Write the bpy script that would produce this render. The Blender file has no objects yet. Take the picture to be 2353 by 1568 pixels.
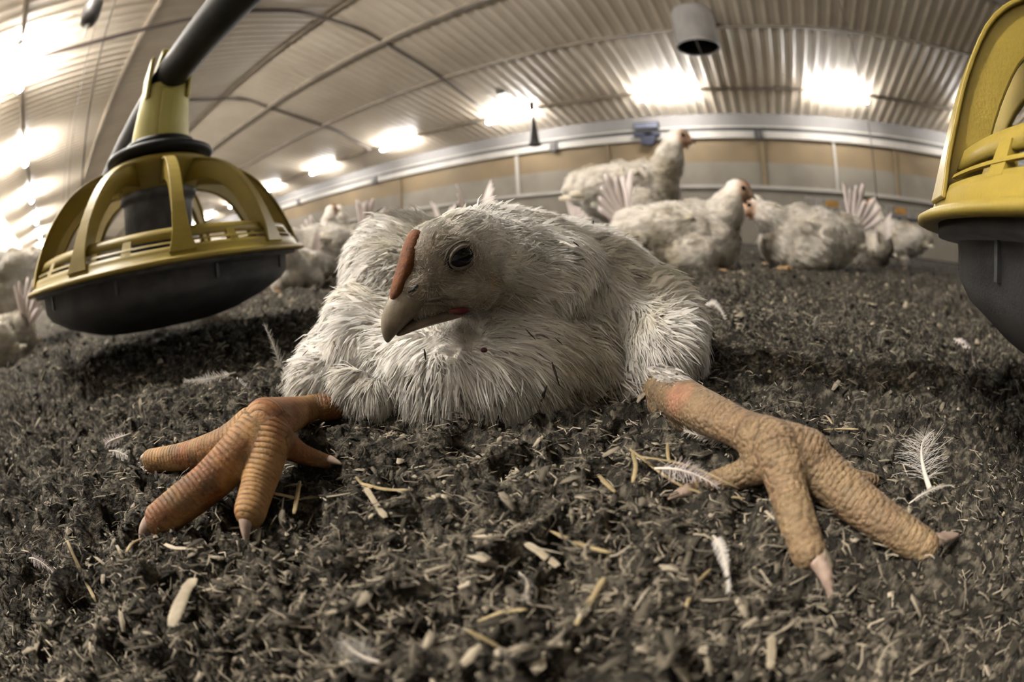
import bpy, math, random
import numpy as np
from mathutils import Vector, Matrix
random.seed(7); rng = np.random.default_rng(7)
S = bpy.context.scene
C = S.collection
# ------------------------------------------------------------------ camera
CAMH = 0.075                                   # lens a hand above the litter
RM = np.array([[0.85759473, -0.50937995, -0.07115725],
               [0.51210083,  0.83281722,  0.21016238],
               [-0.04779152, -0.21667383,  0.97507355]])   # columns: right, forward, up
FPX = 1050.0                                   # equisolid focal length in px of the 2353 px frame
cd = bpy.data.cameras.new('camera'); cam = bpy.data.objects.new('camera', cd); C.objects.link(cam)
cd.type = 'PANO'; cd.sensor_fit = 'HORIZONTAL'; cd.sensor_width = 36.0; cd.sensor_height = 36.0 * 1568 / 2353
cc = cd if hasattr(cd, 'panorama_type') else cd.cycles
cc.panorama_type = 'FISHEYE_EQUISOLID'; cc.fisheye_lens = FPX / 2353 * 36.0; cc.fisheye_fov = math.radians(220)
cd.lens = 16.0; cd.clip_start = 0.002; cd.clip_end = 100
cd.dof.use_dof = True; cd.dof.focus_distance = 0.19; cd.dof.aperture_fstop = 9.0
cam.matrix_world = Matrix(((RM[0,0], RM[0,2], -RM[0,1], 0), (RM[1,0], RM[1,2], -RM[1,1], 0), (RM[2,0], RM[2,2], -RM[2,1], CAMH), (0,0,0,1)))
S.camera = cam
# ------------------------------------------------------------------ world and exposure
W = bpy.data.worlds.new('world'); S.world = W; W.use_nodes = True
W.node_tree.nodes['Background'].inputs[0].default_value = (0.9, 0.85, 0.75, 1)
W.node_tree.nodes['Background'].inputs[1].default_value = 0.0
S.view_settings.view_transform = 'Standard'; S.view_settings.look = 'None'; S.view_settings.gamma = 1.0
S.view_settings.use_curve_mapping = False; S.view_settings.exposure = 2.05
LAMP, LAMP_NEAR = 38.0, 100.0                   # radiance of the tube lamps of the far and of the near row
# ------------------------------------------------------------------ where a measured sight line meets the place
CAM = np.array([0, 0, CAMH])
RH = np.array([math.cos(math.radians(31.45)), math.sin(math.radians(31.45)), 0]); FH = np.array([-RH[1], RH[0], 0]); UP = np.array([0, 0, 1.0])
def ray(x, y):
    u, v = x - 1176.5, -(y - 784.0); r = max(math.hypot(u, v), 1e-9); th = 2 * math.asin(min(1, r / (2 * FPX))); s = math.sin(th) / r
    return RM @ np.array([u * s, math.cos(th), v * s])
def at_f(x, y, f): d = ray(x, y); return CAM + d * (f / (d @ FH))
def at_z(x, y, z): d = ray(x, y); return CAM + d * ((z - CAMH) / d[2])
def at_y(x, y, yy): d = ray(x, y); return CAM + d * (yy / d[1])
def at_d(x, y, t): return CAM + ray(x, y) * t
# ------------------------------------------------------------------ noise
def _h(*a):
    n = np.zeros(np.shape(a[0]), dtype=np.int64)
    for k, v in zip((374761393, 668265263, 2147483647, 1274126177), a): n = (n + v.astype(np.int64) * k) & 0xffffffff
    n = ((n ^ (n >> 13)) * 1274126177) & 0xffffffff
    return ((n ^ (n >> 16)) & 0xffff) / 65535.0
def noise(p, seed=0):                          # value noise, p is N x 2 or N x 3, result 0..1
    p = np.asarray(p, float); i = np.floor(p).astype(np.int64); f = p - i; f = f * f * (3 - 2 * f); k = p.shape[1]; out = 0
    for c in range(2 ** k):
        w = 1.0; ix = []
        for a in range(k):
            b = (c >> a) & 1; w = w * (f[:, a] if b else 1 - f[:, a]); ix.append(i[:, a] + b + seed * 17 * (a + 1))
        out = out + w * _h(*ix)
    return out
def fbm(p, o=4, seed=0, g=.5):
    a, t, s = 1.0, 0.0, 0.0
    for k in range(o): s = s + a * noise(np.asarray(p) * 2 ** k, seed + k * 3); t += a; a *= g
    return s / t
# ------------------------------------------------------------------ materials
def mat(name, col, rough=.6, col2=None, scale=20, bump=0, bscale=None, spec=.3, attr=None, transl=0, metal=0, detail=4, emit=0, mixlo=.4, mixhi=.62, wave=None):
    m = bpy.data.materials.new(name); m.use_nodes = True; nt = m.node_tree; N = nt.nodes; L = nt.links; b = N['Principled BSDF']
    b.inputs['Roughness'].default_value = rough; b.inputs['Specular IOR Level'].default_value = spec; b.inputs['Metallic'].default_value = metal
    b.inputs['Base Color'].default_value = (*col, 1); tc = N.new('ShaderNodeTexCoord'); src = None
    if attr:
        a = N.new('ShaderNodeAttribute'); a.attribute_name = attr; src = a.outputs['Color']
    if col2 is not None:
        n = N.new('ShaderNodeTexNoise'); n.inputs['Scale'].default_value = scale; n.inputs['Detail'].default_value = detail; L.new(tc.outputs['Object'], n.inputs['Vector'])
        r = N.new('ShaderNodeMapRange'); r.inputs[1].default_value = mixlo; r.inputs[2].default_value = mixhi; L.new(n.outputs[0], r.inputs[0])
        x = N.new('ShaderNodeMix'); x.data_type = 'RGBA'; L.new(r.outputs[0], x.inputs[0]); x.inputs[7].default_value = (*col2, 1)
        if src: L.new(src, x.inputs[6])
        else: x.inputs[6].default_value = (*col, 1)
        src = x.outputs[2]
    if src: L.new(src, b.inputs['Base Color'])
    nrm = None
    if wave:                                   # scutes: bands across the length stored in an attribute
        a = N.new('ShaderNodeAttribute'); a.attribute_name = wave
        w = N.new('ShaderNodeMath'); w.operation = 'SINE'; k = N.new('ShaderNodeMath'); k.operation = 'MULTIPLY'; k.inputs[1].default_value = math.pi / .0019
        L.new(a.outputs['Fac'], k.inputs[0]); L.new(k.outputs[0], w.inputs[0])
        g = N.new('ShaderNodeAttribute'); g.attribute_name = 'legmask'; q = N.new('ShaderNodeMath'); q.operation = 'MULTIPLY'; L.new(w.outputs[0], q.inputs[0]); L.new(g.outputs['Fac'], q.inputs[1])
        ab = N.new('ShaderNodeMath'); ab.operation = 'ABSOLUTE'; L.new(w.outputs[0], ab.inputs[0]); L.new(ab.outputs[0], q.inputs[0])
        pw = N.new('ShaderNodeMath'); pw.operation = 'POWER'; pw.inputs[1].default_value = .55; L.new(q.outputs[0], pw.inputs[0])
        bw = N.new('ShaderNodeBump'); bw.inputs['Strength'].default_value = .7; bw.inputs['Distance'].default_value = .0006; L.new(pw.outputs[0], bw.inputs['Height']); nrm = bw.outputs[0]
        vo = N.new('ShaderNodeTexVoronoi'); vo.inputs['Scale'].default_value = 620; L.new(tc.outputs['Object'], vo.inputs['Vector'])
        b2 = N.new('ShaderNodeBump'); b2.invert = True; b2.inputs['Distance'].default_value = .0008; L.new(vo.outputs['Distance'], b2.inputs['Height']); L.new(nrm, b2.inputs['Normal'])
        gm = N.new('ShaderNodeAttribute'); gm.attribute_name = 'scalemask'; L.new(gm.outputs['Fac'], b2.inputs['Strength']); nrm = b2.outputs[0]
    if bump:
        n2 = N.new('ShaderNodeTexNoise'); n2.inputs['Scale'].default_value = bscale or scale * 3; n2.inputs['Detail'].default_value = 5; L.new(tc.outputs['Object'], n2.inputs['Vector'])
        bm = N.new('ShaderNodeBump'); bm.inputs['Strength'].default_value = .6; bm.inputs['Distance'].default_value = bump; L.new(n2.outputs[0], bm.inputs['Height'])
        if nrm: L.new(nrm, bm.inputs['Normal'])
        nrm = bm.outputs[0]
    if nrm: L.new(nrm, b.inputs['Normal'])
    if transl:
        t = N.new('ShaderNodeBsdfTranslucent'); ms = N.new('ShaderNodeMixShader'); ms.inputs[0].default_value = transl
        if src: L.new(src, t.inputs[0])
        else: t.inputs[0].default_value = (*col, 1)
        L.new(b.outputs[0], ms.inputs[1]); L.new(t.outputs[0], ms.inputs[2]); L.new(ms.outputs[0], N['Material Output'].inputs[0])
    if emit:
        b.inputs['Emission Color'].default_value = (*col, 1); b.inputs['Emission Strength'].default_value = emit
    return m
M = {}
M['litter'] = mat('litter', (.023, .0205, .0165), .95, (.14, .122, .094), 260, .006, 520, .12, detail=8, mixlo=.46, mixhi=.70)
M['bits'] = mat('litter_bits', (.2, .17, .13), .9, spec=.15, attr='col', bump=.0006, bscale=900)
M['ceiling'] = mat('ceiling_sheet', (.53, .465, .375), .45, (.46, .395, .31), .9, spec=.35)
M['wallup'] = mat('wall_boarding', (.125, .089, .048), .7, (.1, .072, .04), 1.2)
M['walllow'] = mat('wall_render', (.13, .115, .092), .75, (.105, .092, .074), 1.6)
M['wallnear'] = mat('white_wall', (.66, .63, .58), .7, (.58, .55, .5), 1.4)
M['whitetrim'] = mat('white_trim', (.25, .232, .21), .5, (.21, .195, .175), 2.5)
M['fascia'] = mat('pale_fascia', (.125, .117, .112), .6, (.105, .1, .095), 1.3)
M['dark'] = mat('dark_metal', (.03, .028, .028), .5, (.06, .055, .05), 8)
M['purlin'] = mat('purlin', (.24, .2, .15), .7, (.16, .13, .1), 3)
M['wire'] = mat('wire', (.1, .08, .07), .6)
M['yellow'] = mat('yellow_plastic', (.285, .21, .034), .44, (.22, .16, .03), 26, .0003, 500, .45, mixlo=.35, mixhi=.8)
M['olive'] = mat('olive_plastic', (.47, .42, .13), .45, (.4, .35, .1), 16, .0002, 300, .4)
M['pan'] = mat('grey_plastic', (.052, .052, .056), .45, (.08, .078, .08), 60, .0003, 800, .45)
M['tubegrey'] = mat('feed_tube_grey', (.055, .053, .052), .5, (.09, .085, .08), 50, .0002, 600, .35)
M['black'] = mat('black_plastic', (.009, .009, .010), .5, (.016, .016, .016), 30, spec=.25)
M['pipe'] = mat('feed_pipe', (.010, .010, .011), .55, (.018, .018, .018), 25, .0002, 250, .22)
M['tubewhite'] = mat('white_tube', (.72, .68, .6), .45)
M['duct'] = mat('duct_grey', (.36, .34, .32), .5, (.26, .25, .24), 2)
M['blue'] = mat('blue_paint', (.007, .009, .022), .5, (.012, .015, .03), 20)
M['greyink'] = mat('pale_print', (.16, .17, .22), .6)
M['amber'] = mat('amber_plastic', (.42, .23, .07), .4, (.34, .18, .05), 10)
M['lamp'] = mat('lamp_diffuser', (1.0, .975, .94), .4, emit=LAMP)
M['lampnear'] = mat('lamp_diffuser_near', (1.0, .965, .915), .4, emit=LAMP_NEAR)
M['lampcap'] = mat('lamp_cap', (.6, .58, .55), .5)
M['body'] = mat('chicken_skin', (.7, .62, .55), .62, spec=.35, attr='col', bump=.0005, bscale=1500, wave='legu')
M['plume'] = mat('plumage', (.85, .81, .75), .85, spec=.08, attr='col', transl=.5)
M['beak'] = mat('beak_horn', (.175, .14, .095), .42, (.11, .09, .067), 160, .0002, 900, .45)
M['beaklow'] = mat('beak_low', (.17, .125, .09), .5, (.11, .085, .065), 200)
M['comb'] = mat('comb_skin', (.15, .05, .012), .75, (.095, .032, .01), 330, .0006, 900, .4)
M['wattle'] = mat('wattle_red', (.085, .008, .008), .5, (.05, .006, .006), 300, .0004, 700)
M['eye'] = mat('eye_dark', (.004, .004, .007), .05, spec=.28)
M['lid'] = mat('eyelid', (.13, .105, .08), .8, (.085, .07, .055), 500, .0004, 1500)
M['claw'] = mat('claw_horn', (.36, .27, .22), .4, (.25, .18, .14), 250, spec=.45)
M['leg'] = mat('leg_yellow', (.5, .33, .16), .5, (.38, .22, .1), 120, .0006, 700)
M['feather'] = mat('feather_vane', (.56, .53, .49), .8, spec=.12, transl=.35)
M['featherpink'] = mat('feather_pink', (.54, .475, .46), .8, spec=.12, transl=.35)
M['tailf'] = mat('tail_feather', (.70, .63, .60), .8, spec=.1, transl=.4)
M['wingf'] = mat('wing_feather', (.68, .63, .54), .8, (.50, .45, .34), 40, spec=.1, transl=.25)
M['shaft'] = mat('feather_shaft', (.55, .5, .43), .5)
M['straw'] = mat('straw', (.30, .235, .125), .65, (.2, .155, .08), 150, .0002, 900)
M['chip'] = mat('wood_chip', (.36, .31, .225), .7, (.25, .21, .15), 160, .0002, 900)
M['wound'] = mat('dark_red_skin', (.05, .01, .01), .5)
# ------------------------------------------------------------------ mesh helpers
def link(o, parent=None):
    C.objects.link(o)
    if parent: o.parent = parent
    return o
def fast(name, v, f, m, parent=None, smooth=True, attrs=None):
    """v: N x 3 array, f: list of polygons or K x n int array"""
    me = bpy.data.meshes.new(name)
    v = np.asarray(v, float)
    if isinstance(f, np.ndarray):
        me.vertices.add(len(v)); me.vertices.foreach_set('co', v.astype(np.float32).ravel())
        k = f.shape[1]; me.loops.add(f.size); me.loops.foreach_set('vertex_index', f.astype(np.int32).ravel())
        me.polygons.add(len(f)); me.polygons.foreach_set('loop_start', np.arange(0, f.size, k, dtype=np.int32))
        me.update(calc_edges=True)
    else:
        me.from_pydata([tuple(x) for x in v], [], [tuple(int(i) for i in p) for p in f]); me.update()
    if smooth: me.polygons.foreach_set('use_smooth', np.ones(len(me.polygons), dtype=bool))
    for a, (t, d) in (attrs or {}).items():
        if t == 'COL':
            at = me.color_attributes.new(a, 'FLOAT_COLOR', 'POINT'); at.data.foreach_set('color', np.c_[d, np.ones(len(d))].astype(np.float32).ravel())
        elif t == 'VEC':
            at = me.attributes.new(a, 'FLOAT_VECTOR', 'POINT'); at.data.foreach_set('vector', d.astype(np.float32).ravel())
        else:
            at = me.attributes.new(a, 'FLOAT', 'POINT'); at.data.foreach_set('value', d.astype(np.float32))
    if m: me.materials.append(m)
    return link(bpy.data.objects.new(name, me), parent)
class B:
    """collects shapes for one mesh"""
    def __init__(s): s.v = []; s.f = []
    def add(s, v, f):
        o = len(s.v); s.v += [tuple(float(c) for c in p) for p in v]; s.f += [tuple(int(i) + o for i in p) for p in f]; return s
    def box(s, lo, hi, mtx=None):
        x0, y0, z0 = lo; x1, y1, z1 = hi
        v = [(x0,y0,z0),(x1,y0,z0),(x1,y1,z0),(x0,y1,z0),(x0,y0,z1),(x1,y0,z1),(x1,y1,z1),(x0,y1,z1)]
        if mtx is not None: v = [mtx @ Vector(p) for p in v]
        return s.add(v, [(3,2,1,0),(4,5,6,7),(0,1,5,4),(1,2,6,5),(2,3,7,6),(3,0,4,7)])
    def lathe(s, prof, n=64, c=(0, 0, 0), closed=False):
        k = len(prof); v = []; f = []
        for i in range(n):
            a = 2 * math.pi * i / n
            for r, z in prof: v.append((c[0] + r * math.cos(a), c[1] + r * math.sin(a), c[2] + z))
        for i in range(n):
            j = (i + 1) % n
            for q in range(k if closed else k - 1): f.append((i*k+q, j*k+q, j*k+(q+1) % k, i*k+(q+1) % k))
        return s.add(v, f)
    def tube(s, pts, rad, n=16, cap=True, flat=1.0, up=None):
        pts = [np.asarray(p, float) for p in pts]; k = len(pts)
        if not hasattr(rad, '__len__'): rad = [rad] * k
        v = []; f = []; ref = np.array(up if up is not None else (0, 0, 1.0))
        for i in range(k):
            t = pts[min(i+1, k-1)] - pts[max(i-1, 0)]; t = t / (np.linalg.norm(t) + 1e-12)
            a = np.cross(ref, t)
            if np.linalg.norm(a) < 1e-3: a = np.cross((1, 0, 0.1), t)
            a /= np.linalg.norm(a); b = np.cross(t, a)
            for j in range(n):
                w = 2 * math.pi * j / n; v.append(pts[i] + rad[i] * (math.cos(w) * a + flat * math.sin(w) * b))
        for i in range(k - 1):
            for j in range(n): q = (j + 1) % n; f.append((i*n+j, i*n+q, (i+1)*n+q, (i+1)*n+j))
        if cap: f.append(tuple(range(n))[::-1]); f.append(tuple((k-1)*n + j for j in range(n)))
        return s.add(v, f)
    def ell(s, c, r, ax=None, nu=24, nv=16):
        ax = np.eye(3) if ax is None else np.asarray(ax); v = []; f = []
        for i in range(nv + 1):
            t = math.pi * i / nv
            for j in range(nu):
                p = 2 * math.pi * j / nu
                v.append(np.asarray(c) + r[0]*math.sin(t)*math.cos(p)*ax[0] + r[1]*math.sin(t)*math.sin(p)*ax[1] + r[2]*math.cos(t)*ax[2])
        for i in range(nv):
            for j in range(nu): q = (j + 1) % nu; f.append((i*nu+j, (i+1)*nu+j, (i+1)*nu+q, i*nu+q))
        return s.add(v, f)
    def build(s, name, m, parent=None, smooth=True, bevel=0):
        me = bpy.data.meshes.new(name); me.from_pydata(s.v, [], s.f); me.update()
        if smooth: me.polygons.foreach_set('use_smooth', np.ones(len(me.polygons), dtype=bool))
        if m: me.materials.append(m)
        o = link(bpy.data.objects.new(name, me), parent)
        if bevel:
            b = o.modifiers.new('b', 'BEVEL'); b.width = bevel; b.segments = 2; b.limit_method = 'ANGLE'
        return o
def spline(pts, n):
    pts = np.asarray(pts, float); k = len(pts); P = np.vstack([2*pts[0]-pts[1], pts, 2*pts[-1]-pts[-2]]); out = []
    for t in np.linspace(0, k - 1 - 1e-9, n):
        i = int(t); u = t - i; a, b, c, d = P[i], P[i+1], P[i+2], P[i+3]
        out.append(.5 * (2*b + (c-a)*u + (2*a-5*b+4*c-d)*u*u + (3*b-a-3*c+d)*u**3))
    return np.array(out)
def remesh(b, voxel, smooth=4, factor=.5):
    me = bpy.data.meshes.new('tmp'); me.from_pydata(b.v, [], b.f); me.update(); o = link(bpy.data.objects.new('tmp', me))
    r = o.modifiers.new('r', 'REMESH'); r.mode = 'VOXEL'; r.voxel_size = voxel
    if smooth: q = o.modifiers.new('s', 'SMOOTH'); q.factor = factor; q.iterations = smooth
    dg = bpy.context.evaluated_depsgraph_get(); e = o.evaluated_get(dg); em = e.to_mesh()
    v = np.empty(len(em.vertices) * 3, np.float32); em.vertices.foreach_get('co', v)
    n = np.empty(len(em.vertices) * 3, np.float32); em.vertices.foreach_get('normal', n)
    fs = np.empty(len(em.loops), np.int32); em.loops.foreach_get('vertex_index', fs)
    ok = len(em.loops) == 4 * len(em.polygons); e.to_mesh_clear(); bpy.data.objects.remove(o); bpy.data.meshes.remove(me)
    assert ok
    return v.reshape(-1, 3).astype(float), n.reshape(-1, 3).astype(float), fs.reshape(-1, 4)
def tag(o, label=None, cat=None, group=None, kind=None):
    if label: o['label'] = label
    if cat: o['category'] = cat
    if group: o['group'] = group
    if kind: o['kind'] = kind
    return o
def empty(name, loc=(0, 0, 0), rz=0):
    o = bpy.data.objects.new(name, None); C.objects.link(o); o.location = loc; o.rotation_euler = (0, 0, rz); o.empty_display_size = .02
    return o
def copy_tree(o, parent=None):
    c = o.copy(); C.objects.link(c); c.parent = parent
    for ch in list(o.children): copy_tree(ch, c)
    return c
def strands(P, Nn, D, Ln, Wd, lift, col, clump=None, seed=0, rollsd=.75):
    """tapered ribbons: roots P, surface normals Nn, lie direction D; returns verts, quads(tri as quad), normals, colours"""
    n = len(P); g = np.random.default_rng(seed)
    D = D - Nn * (D * Nn).sum(1)[:, None]; D /= np.linalg.norm(D, axis=1)[:, None] + 1e-9
    D = D + g.normal(0, .22, (n, 3)); D = D - Nn * (D * Nn).sum(1)[:, None]; D /= np.linalg.norm(D, axis=1)[:, None] + 1e-9
    tip = P + (D * (1 - lift)[:, None] + Nn * lift[:, None]) * Ln[:, None]
    if clump is not None:                      # gather tips into tufts
        k = clump; idx = g.integers(0, n, k); cp = P[idx]; ct = tip[idx]
        cell = .013; key = {}
        q = np.floor(cp / cell).astype(int)
        for i, t in enumerate(map(tuple, q)): key.setdefault(t, i)
        pk = np.floor((P + g.normal(0, .0022, (n, 3))) / cell).astype(int); ci = np.array([key.get(t, -1) for t in map(tuple, pk)])
        ok = ci >= 0; w = .72 * g.random(n); tone = g.uniform(.92, 1.04, k); col = col.copy(); col[ok] *= tone[ci[ok]][:, None]
        tip[ok] = tip[ok] * (1 - w[ok])[:, None] + (ct[ci[ok]] + (P[ok] - cp[ci[ok]]) * .25) * w[ok][:, None]
    mid = P + (tip - P) * .5 + Nn * (Ln * .10)[:, None]
    sd = np.cross(tip - P, Nn); sd /= np.linalg.norm(sd, axis=1)[:, None] + 1e-9
    ax_ = tip - P; ax_ /= np.linalg.norm(ax_, axis=1)[:, None] + 1e-9; ro = g.normal(0, rollsd, n)[:, None]; sd = sd * np.cos(ro) + np.cross(ax_, sd) * np.sin(ro)
    w = Wd[:, None]
    V = np.stack([P - sd*w*.5, P + sd*w*.5, mid + sd*w*.42, mid - sd*w*.42, tip + sd*w*.06, tip - sd*w*.06], 1).reshape(-1, 3)
    o = (np.arange(n) * 6)[:, None]
    F = np.concatenate([o + np.array([0, 1, 2, 3]), o + np.array([3, 2, 4, 5])])
    NV = Nn * .8 + g.normal(0, .24, (n, 3)); NV /= np.linalg.norm(NV, axis=1)[:, None]
    return V, F, np.repeat(NV, 6, 0), np.repeat(col, 6, 0)
def sample(v, n, f, cnt, weight=None, seed=0):
    g = np.random.default_rng(seed); a, b, c, d = (v[f[:, i]] for i in range(4))
    ar = .5 * np.linalg.norm(np.cross(c - a, d - b), axis=1)
    if weight is not None: ar = ar * weight[f].mean(1)
    i = g.choice(len(f), cnt, p=ar / ar.sum()); s, t = g.random(cnt)[:, None], g.random(cnt)[:, None]
    P = (a[i]*(1-s) + b[i]*s) * (1-t) + (d[i]*(1-s) + c[i]*s) * t; Nn = n[f[i]].mean(1); Nn /= np.linalg.norm(Nn, axis=1)[:, None] + 1e-9
    return P, Nn, i
# ================================================================== the barn
YW, YO, YR = 9.46, -1.90, 3.78                 # far wall, near wall, ridge
ZR, SL = 3.925, .212                           # ridge height and roof slope
X0, X1 = -34.0, 13.0
def zc(y): return ZR - SL * abs(y - YR)
def struct(b, name, m, smooth=False, parent=None):
    o = b.build(name, m, parent, smooth)
    if parent is None: o['kind'] = 'structure'
    return o
# corrugated ceiling, ribs running up the slope
pr = []
x = X0
while x < X1:
    pr += [(x, 0), (x + .11, 0), (x + .135, -.014), (x + .175, -.014)]; x += .2
pr.append((X1, 0))
for nm, ya, yb in (('ceiling_front_slope', YR, YW), ('ceiling_rear_slope', YO, YR)):
    ys = np.linspace(ya, yb, 9); v = [(x, y, zc(y) + d) for y in ys for x, d in pr]; k = len(pr)
    f = [(i*k+j, (i+1)*k+j, (i+1)*k+j+1, i*k+j+1) for i in range(8) for j in range(k-1)]
    struct(B().add(v, f), nm, M['ceiling'])
# walls
zt = lambda t: CAMH + t * YW
struct(B().box((X0, YW, 0), (X1, YW + .1, zt(.114))), 'wall_far_base', M['walllow'])
struct(B().box((X0, YW + .02, zt(.114)), (X1, YW + .1, zt(.170))), 'wall_far_middle', M['walllow'])
struct(B().box((X0, YW + .03, zt(.170)), (X1, YW + .1, zt(.222))), 'wall_far_boarding', M['wallup'])
struct(B().box((X0, YW - .02, zt(.222)), (X1, YW + .1, zc(YW) + .05)), 'wall_far_fascia', M['fascia'])
struct(B().box((X0, YO - .1, 0), (X1, YO, zc(YO) + .05)), 'wall_near', M['wallnear'])
for nm, a, b_ in (('wall_end_left', X0 - .1, X0), ('wall_end_right', X1, X1 + .1)):
    v = [(x, y, z) for x in (a, b_) for y, z in ((YO, 0), (YW, 0), (YW, zc(YW)), (YR, ZR), (YO, zc(YO)))]
    struct(B().add(v, [(0,1,2,3,4), (9,8,7,6,5)] + [(i, i+5, (i+1) % 5 + 5, (i+1) % 5) for i in range(5)]), nm, M['walllow'])
struct(B().box((X0, YW - .05, zt(.1115)), (X1, YW, zt(.118))), 'trim_1', M['whitetrim'])            # ledge on the low wall
struct(B().box((X0, YW - .06, zt(.2225)), (X1, YW - .02, zt(.2385))), 'trim_2', M['whitetrim'])     # white board
struct(B().box((X0, YW - .064, zt(.2385)), (X1, YW - .02, zt(.2460))), 'trim_3', M['black'])          # dark gap above it
struct(B().box((X0, YW - .06, zt(.2460)), (X1, YW - .02, zt(.2505))), 'trim_4', M['whitetrim'])
for i, (px, py, w, m) in enumerate([(1921, 385, .06, 'whitetrim'), (1755, 380, .1, 'wallup'), (1189, 400, .08, 'whitetrim'), (1400, 400, .06, 'wallup'), (2060, 390, .06, 'wallup'), (920, 440, .07, 'wallup')]):
    x = at_y(px, py, YW)[0]; struct(B().box((x - w/2, YW - .015, zt(.118)), (x + w/2, YW + .03, zt(.2225))), 'trim_%d' % (i + 5), M[m])
for i, (px, py) in enumerate([(1743, 312), (1272, 336), (861, 413), (686, 460), (2118, 338), (1980, 325)][:4]):
    p = at_y(px, py, YW - .06)
    b = B().box((p[0] - .09, YW - .11, zt(.2195)), (p[0] + .09, YW - .055, zt(.2405))); b.box((p[0] - .05, YW - .12, zt(.216)), (p[0] + .05, YW - .055, zt(.2195)))
    tag(b.build('rail_bracket', M['dark'], smooth=False, bevel=.01), ['dark bracket on the white wall board, under the far end of the ceiling lamps', 'dark bracket on the white wall board beside the hanging black cone', 'small dark bracket on the white wall board above the chickens with raised necks', 'small dark bracket on the white wall board next to the yellow feeder grill'][i], 'bracket')
# purlins and ridge lines under the ceiling sheets
for i, (y, w, h) in enumerate([(6.48, .05, .03), (4.9, .09, .05), (3.78, .04, .03), (2.3, .05, .03), (.9, .04, .03)]):
    z = zc(y) - .02
    struct(B().box((X0, y - w/2, z - h), (X1, y + w/2, z + .01)), 'trim_%d' % (i + 11), M['purlin'])
# ------------------------------------------------------------------ floor of litter
def ground_z(xy):
    r = np.hypot(xy[:, 0], xy[:, 1])
    wx = np.c_[fbm(xy * 40, 2, 31), fbm(xy * 40, 2, 33)] * .02
    z = (fbm(xy * 8, 3, 1) - .5) * .024
    a = fbm((xy + wx) * 62, 3, 5); z += (.42 - np.abs(a - .5) * 3.0) * .014          # clods with creases between them
    b = fbm((xy + wx) * 150, 3, 9); z += (.4 - np.abs(b - .5) * 2.4) * .0042
    z += (noise(xy * 420, 13) - .5) * .0016
    near = np.clip((r - .10) / .35, 0, 1)
    return z * (.85 + .75 * near) - .003
nr, na = 390, 780
rr = .012 * (7.0 / .012) ** (np.arange(nr) / (nr - 1)); aa = np.arange(na) * 2 * np.pi / na
gx = np.clip(rr[:, None] * np.cos(aa), -7, 7); gy = np.clip(rr[:, None] * np.sin(aa), YO + .01, 7.0)
xy = np.c_[gx.ravel(), gy.ravel()]; gz = ground_z(xy)
ii = np.arange(nr - 1)[:, None] * na; jj = np.arange(na)[None, :]; j2 = (jj + 1) % na
F = np.stack([ii + jj, ii + na + jj, ii + na + j2, ii + j2], -1).reshape(-1, 4)
fl = fast('floor', np.c_[xy, gz], F, M['litter']); fl['kind'] = 'structure'
struct(B().box((X0, YO, -.12), (X1, YW, -.022)), 'floor_base', M['litter'])
gxy = lambda x, y: float(ground_z(np.array([[x, y]]))[0])
# ------------------------------------------------------------------ loose litter: crumbs and shavings nobody could count
def litter_bits(n, rmin, rmax, kind, seed):
    g = np.random.default_rng(seed); u = g.random(n)
    r = rmin * (rmax / rmin) ** u; a = g.uniform(-.75 * np.pi, .75 * np.pi, n) + math.radians(121.45)
    x, y = r * np.cos(a), r * np.sin(a); k = (y > YO + .05); x, y, r = x[k], y[k], r[k]; n = len(x)
    z = ground_z(np.c_[x, y]); tone = g.random(n) ** (4.2 if kind == 'flake' else 3.6)
    dark = np.array([.030, .026, .020]); pale = np.array([.33, .285, .215]); col = dark + (pale - dark) * tone[:, None]; col *= g.uniform(.75, 1.2, (n, 1))
    grow = np.clip(r / .30, .62, 3.2)
    yaw = g.uniform(0, 2*np.pi, n); pit = g.normal(0, .35, n)
    if kind == 'flake':
        ln = (.0010 + .0052 * g.random(n) ** 2) * grow; wd = ln * g.uniform(.12, .42, n); th = ln * .05
        base = np.array([(-1, -.6, 0), (-.2, -1, .25), (1, -.5, 0), (.9, .6, .1), (.1, 1, .3), (-.9, .7, -.1)])
        t = np.stack([base[:, 0][None] * ln[:, None], base[:, 1][None] * wd[:, None], base[:, 2][None] * wd[:, None]], -1) * g.uniform(.7, 1.2, (n, 6, 1))
        T = np.concatenate([t, t - np.array([0, 0, 1]) * th[:, None, None]], 1)
        faces = np.array([(0,1,2,3), (0,3,4,5), (0,6,7,1), (1,7,8,2), (2,8,9,3), (3,9,10,4), (4,10,11,5), (5,11,6,0)])
        zo = g.uniform(-.0005, .0025, n)
    else:
        ln = (.0005 + .0013 * g.random(n) ** 2) * grow * (1 + (g.random(n) > .97) * g.random(n) * 1.6)
        base = np.array([(1,0,0), (.3,.95,.1), (-.8,.6,0), (-.8,-.6,.1), (.3,-.95,0), (.35,.2,.75), (-.35,-.1,.8), (0,0,-.6)])
        T = base[None] * ln[:, None, None] * g.uniform(.65, 1.3, (n, 8, 3)); 
        faces = np.array([(0,1,5,5), (1,2,6,5), (2,3,6,6), (3,4,6,6), (4,0,5,6)]); zo = ln * .15
    cp, sp = np.cos(pit)[:, None], np.sin(pit)[:, None]; X = T[..., 0]*cp - T[..., 2]*sp; Z = T[..., 0]*sp + T[..., 2]*cp
    cy, sy = np.cos(yaw)[:, None], np.sin(yaw)[:, None]
    V = np.stack([x[:, None] + X*cy - T[..., 1]*sy, y[:, None] + X*sy + T[..., 1]*cy, (z + zo)[:, None] + Z], -1)
    k = T.shape[1]; Fa = (np.arange(n) * k)[:, None, None] + faces[None]
    return V.reshape(-1, 3), Fa.reshape(-1, 4), np.repeat(col, k, 0)
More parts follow.
